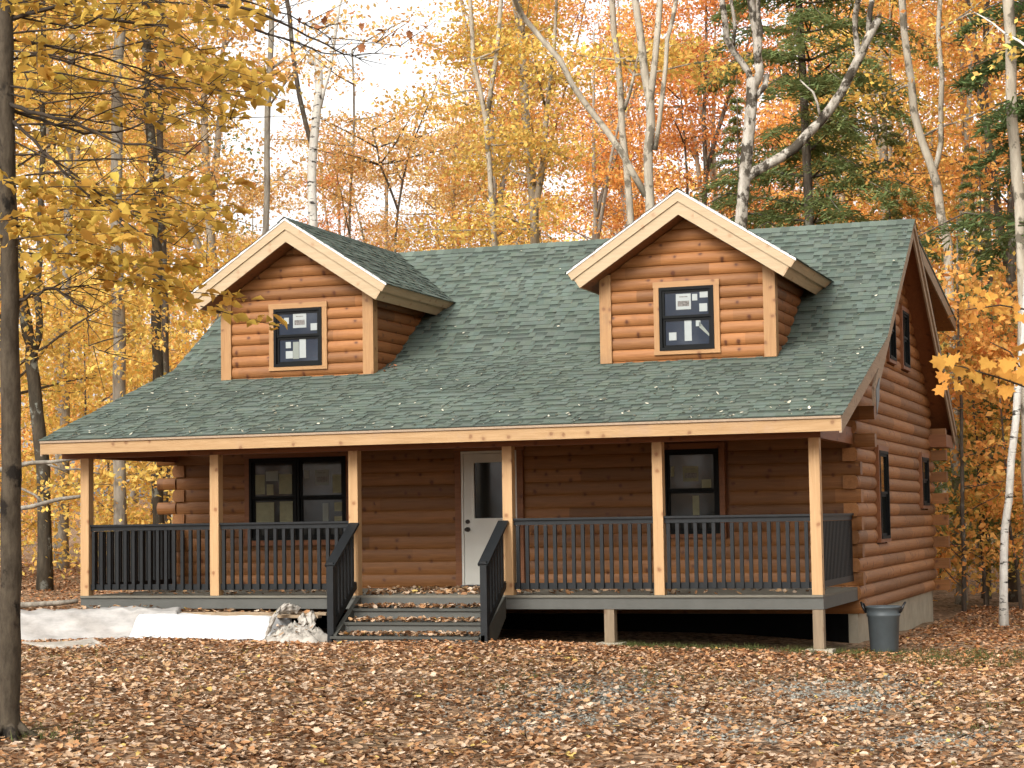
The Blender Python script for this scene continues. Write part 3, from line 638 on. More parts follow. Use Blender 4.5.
dormer(8.785, (8.368, 9.205, 3.49, 4.476), fr_([(440, 128, 518, 208, 'paper', 1), (525, 132, 552, 165), (565, 122, 607, 152), (562, 182, 603, 222), (398, 322, 437, 362), (480, 260, 517, 368), (540, 266, 564, 296)], 352, 92, 286, 323)+[('d', .72, .56, .92, .78, .09)])

# ================================================================== THINGS BESIDE THE CABIN
def bin_():
    bx, by = 11.73, 1.6; gz = float(ground_z(bx, by)); t = empty('trash_bin', (bx, by, gz), 'grey plastic trash bin with looped handles at the right end of the porch', 'trash bin')
    def ring(z, r): return [(bx+math.cos(a)*r, by+math.sin(a)*r, gz+z) for a in np.linspace(0, 2*math.pi, 28, endpoint=False)]
    mb = MB(); hs_ = [(0.0, .195), (.02, .205), (.5, .235), (.52, .25), (.54, .252), (.545, .245), (.62, .252), (.63, .265), (.65, .265), (.655, .245), (.60, .235), (.3, .22)]
    V = []; n_ = 28
    for z, r in hs_: V += ring(z, r)
    f = [(i*n_+k, i*n_+(k+1) % n_, (i+1)*n_+(k+1) % n_, (i+1)*n_+k) for i in range(len(hs_)-1) for k in range(n_)]+[tuple(range(n_))[::-1], tuple(range((len(hs_)-1)*n_, len(hs_)*n_))]
    V = [((x-bx)*.92, (y-by)*.92, z-gz) for x, y, z in V]
    mb.add(V, f); mb.build('bin_body', M['bin'], t, True)
    for s in (-1, 1):
        mb = MB(); mb.tube([(s*.23, -.06, .56), (s*.28, -.05, .66), (s*.3, 0, .7), (s*.28, .05, .68), (s*.23, .06, .57)], [.016]*5, 8); mb.build('handle', M['binbag'], t, True)
    mb = MB(); mb.tube([(.1, -.19, .0), (.2, -.12, .0)], [.05, .05], 12); mb.build('wheel', M['binbag'], t)
bin_()
def drape(name, x0, x1, yb, yt, h, m, label, cat, wr=.02, seed=0, nx=70, ny=22, edge=.25, y0=-.25, slant=0.):
    r = np.random.default_rng(seed); ph = r.uniform(0, 6, 12); mb = MB(); V = []
    for side in (0, 1):
        for i in range(nx+1):
            for j in range(ny+1):
                u = i/nx; v = j/ny                      # v: front foot, over the top, to the back foot
                end = min(1, min(u, 1-u)/edge*2.2) if edge else 1
                hh = h*(end**.5 if edge else 1)
                if v < .45: t = v/.45; y = yb+(yt-yb)*t; z = hh*sstep(t)**.75
                elif v < .8: t = (v-.45)/.35; y = yt+(y0-yt)*t; z = hh
                else: t = (v-.8)/.2; y = y0+.03*t; z = hh*(1-t)
                x = x0+(x1-x0)*u + slant*(1-v)
                q = sum(math.sin(x*(3+k*2.7)+y*(5+k*3.1)*(1 if k % 2 else -1)+ph[k])*(.9**k) for k in range(7))/3
                z += wr*q*(.3+.7*min(1, z/.1+.2)); y += wr*.8*math.sin(x*6+ph[8]+z*11)
                gz = float(ground_z(x, y))
                V.append((x, y, max(gz-.01, gz+z-(.02 if side else 0))))
    n1 = ny+1; half = (nx+1)*n1
    f = [(i*n1+j, (i+1)*n1+j, (i+1)*n1+j+1, i*n1+j+1) for i in range(nx) for j in range(ny)]
    mb.add(V, f+[tuple(half+k for k in q[::-1]) for q in f])
    return tag(mb.build(name, m, None, True), label, cat)
drape('wrapped_lumber', -1.33, 1.85, -.76, -.6, .44, M['wrap'], 'long grey-white wrapped lumber bundle on the leaves below the left porch', 'wrapped lumber', .03, 1, 90, 22, .04, slant=.32)
drape('wrapped_lumber', -3.0, -1.42, -.72, -.55, .3, M['wrap'], 'pale wrapped bundle at the far left, partly behind the near tree trunk', 'wrapped lumber', .02, 2, 50, 18, .1)
drape('plastic_sheet', 1.6, 3.72, -.9, -.74, .37, M['sheet'], 'bright white sheet lying over boards left of the steps', 'sheet', .016, 3, 60, 20, .03, slant=-.3)
def crumpled():
    r = np.random.default_rng(11); mb = MB(); nx, ny = 46, 40; V = []
    ph = r.uniform(0, 6, 20)
    for s in (0, 1):
        for i in range(nx+1):
            for j in range(ny+1):
                u, v = i/nx*2-1, j/ny*2-1; rr = math.hypot(u, v); x = 3.98+u*.46; y = -.76+v*.33
                q = abs(math.sin(4.3*u+3*v+ph[0]))*.5+abs(math.sin(7*v-5.1*u+ph[1]))*.35+abs(math.sin(11*u+9*v*u+ph[2]))*.25+abs(math.sin(17*v+13*u*v+ph[3]))*.14
                hgt = max(0, 1-rr**3)**.6*(.03+.1*q+.14*sstep((v+.5)/1.3)*(1-.35*u)+.05*abs(math.sin(21*u+15*v+ph[7]))+.04*abs(math.sin(29*v-19*u+ph[8])))
                V.append((x+.05*math.sin(9*v+ph[4]), y+.04*math.sin(8*u+ph[5]), float(ground_z(x, y))+hgt-(.015 if s else 0)))
    n1 = ny+1; half = (nx+1)*n1; f = [(i*n1+j, (i+1)*n1+j, (i+1)*n1+j+1, i*n1+j+1) for i in range(nx) for j in range(ny)]
    mb.add(V, f+[tuple(half+k for k in q[::-1]) for q in f])
    def roll(pts, r0, sd_):
        P = [np.array(at(u, v, 26.6+dd)) for u, v, dd in pts]; V = []; ns = 18; fine = []
        for a_, b_ in zip(P[:-1], P[1:]):
            for k in range(8): fine.append(a_+(b_-a_)*k/8)
        fine.append(P[-1])
        for i, p in enumerate(fine):
            for k in range(ns):
                th = 2*math.pi*k/ns; rr = r0*(1+.3*math.sin(3*th+i*.5+sd_)+.22*math.sin(5*th-i*.9)+.2*math.sin(i*1.3+th*2))*(.55+.45*math.sin(math.pi*min(1, (i+1)/len(fine)))) ; V.append(p+np.array([math.cos(th)*rr*.8, math.sin(th)*rr, math.sin(th+.8)*rr]))
        mb.add(V, [(i*ns+k, i*ns+(k+1) % ns, (i+1)*ns+(k+1) % ns, (i+1)*ns+k) for i in range(len(fine)-1) for k in range(ns)])
    roll([(258, 645, 0), (274, 641, -.05), (292, 641, -.05), (306, 636, 0), (312, 626, .1), (308, 614, .2)], .09, 0)
    roll([(268, 634, .1), (272, 622, .1), (276, 612, .2), (286, 608, .3), (298, 611, .4)], .07, 2)
    roll([(300, 636, .1), (304, 624, .1), (300, 616, .2)], .06, 4)
    tag(mb.build('crumpled_tarp', M['rag'], None, True), 'crumpled dusty plastic tarp heaped beside the left stair rail', 'tarp')
crumpled()
for (a, b, lb) in (((1.9, -.32, .40), (4.25, -.36, .40), 'long grey board lying on the sheeted pile below the porch'), ((2.5, -.48, .37), (4.2, -.52, .37), 'shorter weathered board beside the crumpled tarp')):
    mb = MB(); g0 = float(ground_z(3, -.4)); mb.bar((a[0], a[1], a[2]+g0), (b[0], b[1], b[2]+g0), .12, .04); tag(mb.build('board', M['plank']), lb, 'board')
mb = MB()
P0 = [(u, v) for u, v in ((50, 657), (70, 651), (93, 648), (99, 652), (75, 657))]
pts = [at(u, v, 25.8) for u, v in P0]; gz = [float(ground_z(p[0], p[1])) for p in pts]
cxy = (float(pts[2][0]), float(pts[2][1]))
mb.prism([(-.62, -.3), (-.3, .1), (.15, .22), (.5, .05), (.4, -.25), (-.1, -.35)], lambda p: Vector((cxy[0]-.3+p[0], cxy[1]+p[1], float(ground_z(*cxy))+.03+.05*math.sin(p[0]*9))), lambda p: Vector((cxy[0]-.3+p[0], cxy[1]+p[1], float(ground_z(*cxy))+.055+.05*math.sin(p[0]*9))))
tag(mb.build('scrap_sheet', M['rag']), 'flat scrap of grey plastic on the leaves in front of the wrapped lumber', 'plastic scrap')

# ================================================================== FALLEN LEAVES, GRAVEL, GRASS
PAL = np.array([(.46, .31, .195), (.58, .44, .32), (.27, .145, .075), (.4, .21, .1), (.14, .075, .042), (.47, .29, .15), (.42, .305, .21), (.52, .37, .12)])
PW = np.array([.2, .13, .17, .19, .11, .1, .08, .02])
def pal(n, rg): return PAL[rg.choice(len(PAL), n, p=PW)]*rg.uniform(.7, 1.15, (n, 1))
def gpt(u, v):
    d = fw+rt*(u-512)/F-up*(v-384)/F; p = CAM+d*((-.66-CAM[2])/d[2]); return float(p[0]), float(p[1])
PATCH = [(*gpt(600, 684), 1.0, 1.9), (*gpt(560, 708), .6, 1.2), (*gpt(745, 708), .6, 1.0), (*gpt(835, 676), .9, 1.5), (*gpt(858, 690), .5, .8), (*gpt(925, 716), .7, .9)]
def patchiness(x, y):
    s = np.zeros_like(x)
    for a, b, c, d in PATCH: s = np.maximum(s, np.exp(-((x-a)/c)**2-((y-b)/d)**2))
    return s
def scatter_leaves():
    rg = np.random.default_rng(5)
    def area(n, x0, x1, y0, y1):
        x = rg.uniform(x0, x1, n); y = rg.uniform(y0, y1, n); return x, y
    x, y = area(125000, -3.5, 16.5, -14.5, -.05)
    keep = rg.random(len(x)) > .8*patchiness(x, y)*rg.uniform(.6, 1.2, len(x))
    lf = np.sin(x*1.7+y*2.3+1.2*np.sin(y*.9))*np.sin(x*.9-y*1.4+np.sin(x*1.3))+.5*np.sin(x*3.7-y*1.1)*np.sin(y*3.3+x*.7)
    keep &= rg.random(len(x)) > np.clip(.9*(lf-.15), 0, .6)
    keep &= ~((x > SW0-.05) & (x < SW1+.05) & (y > -.9))
    x, y = x[keep], y[keep]
    x2, y2 = area(26000, W+.2, 19, -.5, 16); x3, y3 = area(26000, -14, 1.5, .0, 18); k3 = (x3 < -.1) ; x3, y3 = x3[k3], y3[k3]
    k2 = rg.random(len(x2)) < .75; x2, y2 = x2[k2], y2[k2]
    X = np.concatenate([x, x2, x3]); Y = np.concatenate([y, y2, y3]); n = len(X)
    Pn = np.stack([X, Y, ground_z(X, Y)+rg.uniform(.0, .04, n)], 1)
    sz = rg.uniform(.04, .09, n)
    sp = rg.random(n) < .22
    for nm, k, shp in (('fallen_leaves', ~sp, CURL), ('fallen_maple_leaves', sp, MAPLE)):
        me = leaves_mesh(nm, Pn[k], sz[k]*(1.0 if shp is CURL else 1.1), shp, .26, 1.0, tint=pal(k.sum(), rg)*(1+np.clip((Pn[k][:, 1:2]+4)/5, 0, 1)*np.array([[.06, -.12, -.25]])), rg=rg)
        o = link(nm, me, M['litter']); tag(o, 'brown and tan dead leaves covering the yard' if shp is CURL else 'lobed maple leaves among the leaf litter of the yard', 'fallen leaves', kind='stuff')
    # on the deck, the steps and the roof
    q = []
    for (y0, z0) in ((-.3, -.17), (-.6, -.345), (-.9, -.52)):
        m_ = 260; xx = rg.uniform(SW0+.05, SW1-.1, m_); yy = rg.uniform(y0+.06, y0+.3, m_); q.append(np.stack([xx, yy, z0+rg.uniform(.005, .05, m_)], 1))
    m_ = 420; xx = rg.uniform(4.4, 6.9, m_); yy = rg.uniform(.05, D-.2, m_); q.append(np.stack([xx, yy, rg.uniform(.005, .03, m_)], 1))
    m_ = 420; xx = rg.uniform(.1, W-.1, m_); yy = rg.uniform(.15, D-.2, m_); q.append(np.stack([xx, yy, rg.uniform(.005, .03, m_)], 1))
    m_ = 130; xx = rg.uniform(-1.2, 4.1, m_); yy = rg.uniform(-.42, -.2, m_); q.append(np.stack([xx, yy, ground_z(xx, yy)+np.where(xx < 1.6, .43, .4)+rg.uniform(0, .04, m_)], 1))
    m_ = 26; xx = rg.uniform(3.6, 4.3, m_); yy = rg.uniform(-1.0, -.6, m_); q.append(np.stack([xx, yy, ground_z(xx, yy)+rg.uniform(.1, .3, m_)], 1))
    Pn = np.concatenate(q); me = leaves_mesh('porch_leaves', Pn, rg.uniform(.06, .11, len(Pn)), CURL, .4, 1, tint=pal(len(Pn), rg), rg=rg)
    tag(link('porch_leaves', me, M['litter']), 'dead leaves blown onto the porch floor and steps', 'fallen leaves', kind='stuff')
    n_ = 620; xx = rg.uniform(RX0, RX1, n_); yy = YE+(YR-YE)*rg.random(n_)**1.7; zz = roof_z(yy)+.025
    for cx in (2.35, 8.785):
        k = (np.abs(xx-cx) > 1.8) | (yy < 2.0); xx, yy, zz = xx[k], yy[k], zz[k]
    cl = [np.stack([rg.normal(cx+1.5, .09, 14), rg.normal(2.95, .12, 14), np.zeros(14)], 1) for cx in (2.35,)]
    c_ = np.concatenate(cl); c_[:, 2] = roof_z(c_[:, 1])+.03
    Pn = np.concatenate([np.stack([xx, yy, zz], 1), c_]); cols = np.concatenate([np.tile((.6, .56, .44), (len(xx), 1))*rg.uniform(.4, 1.2, (len(xx), 1)), np.tile((.38, .15, .07), (14, 1))])
    me = leaves_mesh('roof_leaves', Pn, rg.uniform(.025, .07, len(Pn)), CURL, .3, 1, tint=cols, rg=rg)
    tag(link('roof_leaves', me, M['litter']), 'pale bleached leaves scattered over the green roof', 'fallen leaves', kind='stuff')
    n_ = 420; xx = rg.uniform(-2, 16, n_); yy = rg.uniform(-14, -1.2, n_); tw = (np.array([(-.5, -.018, 0), (-.1, .03, .02), (.5, .0, .03), (-.1, -.005, .02), (0, .0, .05), (.5, .02, .04)]), [(0, 3, 2, 1), (0, 1, 4, 3), (1, 2, 5, 4)])
    me = leaves_mesh('twigs', np.stack([xx, yy, ground_z(xx, yy)+.05], 1), rg.uniform(.12, .55, n_), tw, .12, 1, tint=np.tile((.12, .09, .065), (n_, 1))*rg.uniform(.5, 1.8, (n_, 1)), rg=rg)
    tag(link('twigs', me, M['litter']), 'small fallen twigs among the leaves of the yard', 'twigs', kind='stuff')
    # gravel and grass
    n_ = 44000; xx = rg.uniform(5, 15, n_); yy = rg.uniform(-10, 1.5, n_); k = rg.random(n_) < patchiness(xx, yy)*.95; xx, yy = xx[k], yy[k]; n_ = len(xx)
    octa = (np.array([(1, 0, 0), (0, 1, 0), (-1, 0, 0), (0, -1, 0), (0, 0, .7), (0, 0, -.7)])*.5, [(0, 1, 4), (1, 2, 4), (2, 3, 4), (3, 0, 4), (1, 0, 5), (2, 1, 5), (3, 2, 5), (0, 3, 5)])
    g_ = rg.uniform(.08, .3, (n_, 1))*np.array([[1, .98, .84]])
    me = leaves_mesh('gravel', np.stack([xx, yy, ground_z(xx, yy)+.005], 1), rg.uniform(.02, .065, n_), octa, .4, 1, tint=g_, rg=rg)
    tag(link('gravel', me, M['stone']), 'grey gravel showing through the leaves before the porch', 'gravel', kind='stuff')
    seeds = np.concatenate([np.stack([rg.uniform(8.3, 11.6, 120), rg.uniform(-.25, .35, 120)], 1), np.stack([rg.uniform(11.4, 13.8, 150), rg.uniform(-.9, 2.2, 150)], 1), np.stack([rg.normal(9.6, 1.3, 40), rg.normal(-4.5, 2, 40)], 1),
                            np.stack([rg.normal(3, 2.2, 50), rg.normal(-5, 2.2, 50)], 1), np.stack([rg.uniform(13, 17, 60), rg.uniform(-9, 0, 60)], 1), np.stack([rg.normal(6.7, .4, 14), rg.normal(-11.6, .3, 14)], 1)])
    B = np.repeat(seeds, 11, 0)+rg.normal(0, .09, (len(seeds)*11, 2)); n_ = len(B)
    me = leaves_mesh('grass', np.stack([B[:, 0], B[:, 1], ground_z(B[:, 0], B[:, 1])+.045], 1), rg.uniform(.06, .15, n_), (np.array([(-.5, -.05, 0), (-.5, .05, 0), (.5, 0, .1)]), [(0, 1, 2)]), .4, .1, head=np.tile((0, 0, 1.), (n_, 1)), tint=np.tile((.1, .115, .04), (n_, 1))*rg.uniform(.6, 1.6, (n_, 1)), rg=rg)
    tag(link('grass', me, M['leaf']), 'sparse green grass tufts along the porch and yard', 'grass', kind='stuff')
scatter_leaves()

# ================================================================== TREES
def bend(p0, p1, n=6, amp=.1, rg=rng):
    p0, p1 = np.array(p0, float), np.array(p1, float); L = np.linalg.norm(p1-p0); t = np.linspace(0, 1, n)[:, None]
    o = rg.normal(size=(n, 3))*amp*L*.3*np.sin(np.pi*t)*.6; return p0+(p1-p0)*t+np.cumsum(o, 0)*.35
YEL, GOLD, ORG, RUST, PEACH = (.84, .58, .16), (.82, .5, .12), (.84, .44, .13), (.7, .3, .095), (.84, .55, .22)
class Tree:
    """trunk and limbs gathered as tubes, leaf points gathered as sprays"""
    def __init__(s, seed): s.rg = np.random.default_rng(seed); s.wood = MB(); s.P = []
    def limb(s, pts, r0, r1, sides=7): s.wood.tube(pts, np.linspace(r0, r1, len(pts)), sides, .06)
    def spray(s, c, n, sh=.45, sv=.10, tiltv=None):
        q = s.rg.normal(size=(n, 3))*np.array([sh, sh, sv])
        t_ = s.rg.normal(size=2)*.18; q[:, 2] += q[:, 0]*t_[0]+q[:, 1]*t_[1]-.12*(q[:, 0]**2+q[:, 1]**2)/max(sh, .1)
        s.P.append(np.array(c)+q)
    def branch(s, p0, az, L, elev, r, nsp, nl, sh=.45, sv=.10):
        rg = s.rg; d = np.array([math.cos(az)*math.cos(elev), math.sin(az)*math.cos(elev), math.sin(elev)])
        e = np.array(p0)+d*L; e[2] += .12*L; pts = bend(p0, e, 6, .22, rg); s.limb(pts, r, r*.25, 5)
        for k in range(nsp):
            t = rg.uniform(.25, 1.05); i = min(int(t*5), 4); a = pts[i]+(pts[i+1]-pts[i])*(t*5-i)
            off = rg.normal(size=3)*np.array([.28, .28, .1])*L*.55*(1.1-.4*t); c = a+off
            if rg.random() < .6: s.limb(bend(a, c, 4, .2, rg), r*.32, .008, 3)
            s.spray(c, nl, sh, sv)
def maple_proto(seed, H=19, r=.17, base=4, nb=26, nl=42, Lm=2.6, nsp=9, sh=.5, lean=.02, forks=2):
    t = Tree(seed); rg = t.rg; top = np.array([rg.normal()*lean*H, rg.normal()*lean*H, H])
    tr = bend((0, 0, -.2), top, 12, .06, rg); t.limb(tr, r, r*.2, 9)
    for k in range(forks):
        i = rg.integers(4, 8); p = tr[i]; e = p+np.array([rg.normal()*1.8, rg.normal()*1.8, H*.42]); t.limb(bend(p, e, 7, .15, rg), r*.6, r*.12, 6)
        for q in range(5): t.branch(p+(e-p)*rg.uniform(.3, 1), rg.uniform(0, 6.3), Lm*.8, rg.uniform(-.1, .6), r*.2, nsp, nl, sh)
    for k in range(nb):
        h = rg.uniform(base, H*.98); f = h/H*11; i = min(int(f), 10); p = tr[i]+(tr[i+1]-tr[i])*(f-i)
        t.branch(p, rg.uniform(0, 6.3), Lm*(1.15-.55*h/H)*rg.uniform(.7, 1.3), rg.uniform(-.15, .55), r*.25*(1.2-h/H), nsp, nl, sh)
    return t
def hemlock_proto(seed, H=17, base=1.5, wid=3.4):
    t = Tree(seed); rg = t.rg; tr = bend((0, 0, -.2), (rg.normal()*.3, rg.normal()*.3, H), 10, .02, rg); t.limb(tr, .16, .02, 8)
    h = base; H_ = []
    while h < H-.3:
        for k in range(rg.integers(3, 6)):
            az = rg.uniform(0, 6.3); L = (H-h)/H*wid*rg.uniform(.65, 1.15)+.3; p = np.array([0, 0, h]); d = np.array([math.cos(az), math.sin(az), 0])
            e = p+d*L+np.array([0, 0, .08*L]); m_ = p+d*L*.55+np.array([0, 0, .12*L]); t.limb([p, m_, e-np.array([0, 0, .16*L])], .03, .006, 4)
            n = int(150*L); u = rg.uniform(.12, 1, n); side = rg.normal(0, .17, n)*(1.15-u)*L*.9; pd = np.array([-d[1], d[0], 0])
            q = p+np.outer(u*L, d)+np.outer(side, pd); q[:, 2] += .14*L*np.sin(u*3)-.2*L*u**2-.35*np.abs(side)+rg.normal(0, .06, n)
            t.P.append(q); hd = d[None]*.7+np.sign(side)[:, None]*pd[None]*.8+np.array([0, 0, -.3]); H_.append(hd)
        h += rg.uniform(.38, .75)
    t.head = np.concatenate(H_); return t
def finish(t, name, label, cat, loc, barkm, col, leaf=.14, shape=KITE, group=None, lm='leaf', rot=0, tilt=.75, upw=.55, hue=.13, lo=.72, hi=1.2):
    root = empty(name, loc, label, cat, group); root.rotation_euler.z = rot
    t.wood.build('trunk', barkm, root, True)
    if t.P:
        P = np.concatenate(t.P); hd = getattr(t, 'head', None)
        me = leaves_mesh('crown', P, t.rg.uniform(leaf*.7, leaf*1.25, len(P)), shape, tilt, upw, head=hd, tint=tints(len(P), lo, hi, hue, t.rg), rg=t.rg)
        o = link('crown', me, M[lm], root); o.color = (*col, 1)
    return root
def copy_tree(root, label, loc, rot, sc, col, group=None, barkm=None):
    r = root.copy(); C.objects.link(r); r.location = loc; r.rotation_euler.z = rot; r.scale = (sc,)*3; r['label'] = label
    if group: r['group'] = group
    for ch in root.children:
        c = ch.copy(); C.objects.link(c); c.parent = r
        if c.name.startswith('crown'): c.color = (*col, 1)
        elif barkm: c.material_slots[0].link = 'OBJECT'; c.material_slots[0].material = barkm
    return r
def px_ground(u, d):
    p = at(u, 560, d); return (float(p[0]), float(p[1]), float(ground_z(p[0], p[1])))

# --- the wood behind: eight grown trees and their copies
G = {'y': 'yellow trees of the wood behind', 'o': 'orange trees of the wood behind', 'r': 'rust red trees of the wood behind', 'p': 'peach trees of the wood behind', 'g': 'hemlocks of the wood behind'}
LB = {'y': 'yellow-leaved maple in the wood behind the cabin', 'o': 'orange-leaved maple in the wood behind the cabin', 'r': 'rust-red maple in the wood behind the cabin', 'p': 'pale peach-leaved beech in the wood behind the cabin', 'g': 'dark green hemlock in the wood behind the cabin'}
COL = {'y': YEL, 'o': ORG, 'r': RUST, 'p': PEACH, 'g': (.25, .3, .12)}
NM = {'y': 'maple_tree', 'o': 'maple_tree', 'r': 'maple_tree', 'p': 'beech_tree', 'g': 'hemlock_tree'}
spots = [(60, 52, 'y'), (175, 60, 'y'), (-60, 48, 'y'), (-20, 62, 'o'), (130, 72, 'o'), (215, 50, 'p'), (390, 70, 'p'), (345, 80, 'r'), (440, 62, 'p'), (505, 55, 'o'), (545, 46, 'y'), (470, 82, 'y'),
         (590, 66, 'o'), (640, 78, 'r'), (690, 62, 'r'), (720, 70, 'r'), (790, 75, 'r'), (840, 60, 'o'), (870, 70, 'r'), (900, 55, 'y'), (950, 62, 'o'), (985, 50, 'o'), (1045, 60, 'y'), (1090, 48, 'o'), (1020, 75, 'r'), (760, 86, 'o'), (560, 86, 'r'), (250, 85, 'p'), (90, 85, 'y'), (925, 84, 'y'), (660, 90, 'o'), (10, 40, 'y'), (1010, 43, 'o')]
protos = {}
BK = [M['bark_grey'], M['bark_pale'], M['bark_dark'], M['bark_pale']]
for i, (u, d, k) in enumerate(spots):
    s_ = i % 6; loc = px_ground(u, d); sc = random.uniform(.92, 1.15)*(1 if not 230 < u < 460 else .76)
    if s_ not in protos:
        t = maple_proto(100+s_, 18.5+s_ % 3, .17, 2.5+(s_ % 3)*1.2, 27, 48, 2.8, 9, .55)
        protos[s_] = finish(t, NM[k], LB[k], 'tree', loc, BK[s_ % 4], COL[k], .128, group=G[k])
        protos[s_].scale = (sc,)*3
    else:
        r_ = copy_tree(protos[s_], LB[k], loc, random.uniform(0, 6.3), sc, np.array(COL[k])*random.uniform(.85, 1.1), G[k], BK[random.randrange(4)]); r_.name = NM[k]
hp = None
for i, (u, d, sc, lb) in enumerate(((823, 45, 1.02, 'dark green hemlock with broad layered boughs right of the forked tree'), (905, 50, .5, 'green hemlock just past the right end of the roof ridge'), (745, 60, .62, 'hemlock in the gap behind the forked tree'), (985, 41, .4, 'young green hemlock low beside the gable wall'))):
    loc = px_ground(u, d)
    if hp is None:
        hp = finish(hemlock_proto(41, 25, 2.0, 5.2), 'hemlock_tree', lb, 'tree', loc, M['bark_dark'], COL['g'], .2, NEED, lm='needle', tilt=.35, upw=1, hue=.1); hp.scale = (sc,)*3
    else: copy_tree(hp, lb, loc, 1.3*i, sc, np.array(COL['g'])*random.uniform(.85, 1.25))
hb = hemlock_proto(42, 25, 7.5, 4.8)
finish(hb, 'hemlock_tree', 'tall hemlock off the right edge reaching dark boughs into the upper right corner', 'tree', px_ground(1090, 37), M['bark_dark'], (.14, .19, .075), .22, NEED, lm='needle', tilt=.35, upw=1, hue=.1)
# understory saplings: low yellow and orange leaves
sp = {}; sap = [(20, 46, 'y'), (90, 44, 'y'), (125, 40, 'y'), (150, 47, 'y'), (60, 60, 'o'), (-40, 42, 'y'), (110, 62, 'p'), (200, 44, 'y'), (960, 44, 'o'), (985, 40, 'y'), (1015, 46, 'o'), (1050, 42, 'y'), (940, 52, 'y'), (1000, 58, 'o'), (970, 66, 'y'), (530, 48, 'y'), (580, 52, 'o'), (480, 50, 'y'), (620, 48, 'y'), (700, 52, 'o'), (350, 50, 'o'), (430, 56, 'p'), (300, 60, 'y'), (860, 58, 'y'), (40, 72, 'o'), (1080, 70, 'y'), (990, 74, 'o'), (962, 38, 'o'), (1020, 39, 'o')]
for i, (u, d, k) in enumerate(sap):
    s_ = i % 3; loc = px_ground(u, d); lb = {'y': 'low yellow sapling under the tall trees', 'o': 'low orange sapling under the tall trees', 'p': 'low peach sapling under the tall trees'}[k]; gr = lb.replace('sapling', 'saplings')
    if s_ not in sp: sp[s_] = finish(maple_proto(300+s_, 6.5, .045, .6, 20, 26, 1.6, 6, .34, .04, 0), 'sapling', lb, 'sapling', loc, M['bark_dark'], COL[k], .13, group=gr)
    else: copy_tree(sp[s_], lb, loc, random.uniform(0, 6.3), random.uniform(.8, 1.25), np.array(COL[k])*random.uniform(.9, 1.15), gr)
# the far wood as one mass
def far_wood():
    rg = np.random.default_rng(77); tr = MB(); Ps, Ts = [], []
    for i in range(84):
        u = rg.uniform(-250, 1270); d = rg.uniform(88, 150); x, y, z = px_ground(u, d); H = rg.uniform(15, 24)*(1 if not 190 < u < 480 else .6)
        tr.tube([(x, y, z-.3), (x+rg.normal()*.5, y, z+H*.5), (x+rg.normal(), y, z+H)], [.22, .14, .05], 6)
        c = np.array([YEL, GOLD, ORG, RUST, PEACH, (.09, .12, .04)])[rg.choice(6, p=[.25, .16, .24, .14, .15, .06])]
        for k in range(34):
            h = rg.uniform(.08, 1)*H; n = 44; q = np.array([x+rg.normal()*2.6*(1.15-h/H), y+rg.normal()*2.6, z+h])+rg.normal(size=(n, 3))*np.array([.85, .85, .24]); Ps.append(q); Ts.append(np.tile(c, (n, 1))*rg.uniform(.78, 1.2, (n, 1)))
    P = np.concatenate(Ps); T = np.concatenate(Ts)
    me = leaves_mesh('far_wood', P, rg.uniform(.18, .34, len(P)), KITE, .8, .4, tint=T, rg=rg)
    o = link('far_wood', me, M['leaf']); tag(o, 'far autumn foliage deep in the wood', 'woods', kind='stuff')
    o2 = tr.build('far_trunks', M['bark_grey'], None, True); tag(o2, 'thin far trunks deep in the wood', 'woods', kind='stuff')
far_wood()
def wood_around():
    # the same wood closes round the clearing behind and beside the viewer; it takes the low sky away
    rg = np.random.default_rng(78); tr = MB(); Ps, Ts = [], []; n0 = 0
    while n0 < 115:
        a = rg.uniform(0, 2*math.pi); r_ = rg.uniform(24, 50); x, y = 12+r_*math.cos(a), -18+r_*1.1*math.sin(a)
        v = np.array([x, y, 0])-CAM; dz = v@fw
        if dz > -3 and abs(v@rt) < 9+.42*max(dz, 0): continue
        if y > -22 and -14 < x < 22: continue
        b = math.degrees(math.atan2(x-8, -(y-2)))
        if -24 < b < 4 and rg.random() < .35: continue
        n0 += 1; z = float(ground_z(x, y)); H = rg.uniform(17, 24); tr.tube([(x, y, z-.3), (x, y, z+H*.5), (x+rg.normal(), y, z+H)], [.2, .14, .05], 6)
        c = np.array([YEL, GOLD, ORG, RUST])[rg.integers(4)]
        for k in range(26):
            h = rg.uniform(.1, 1)*H; q = np.array([x+rg.normal()*2*(1.15-.7*h/H), y+rg.normal()*2, z+h])+rg.normal(size=(18, 3))*np.array([.9, .9, .35]); Ps.append(q); Ts.append(np.tile(c, (18, 1))*rg.uniform(.65, 1.25, (18, 1)))
    P = np.concatenate(Ps); me = leaves_mesh('surrounding_wood', P, rg.uniform(.3, .6, len(P)), KITE, .8, .4, tint=np.concatenate(Ts), rg=rg)
    tag(link('surrounding_wood', me, M['leaf']), 'autumn foliage of the wood around the clearing', 'woods', kind='stuff')
    tag(tr.build('surrounding_trunks', M['bark_grey'], None, True), 'trunks of the wood around the clearing', 'woods', kind='stuff')
wood_around()

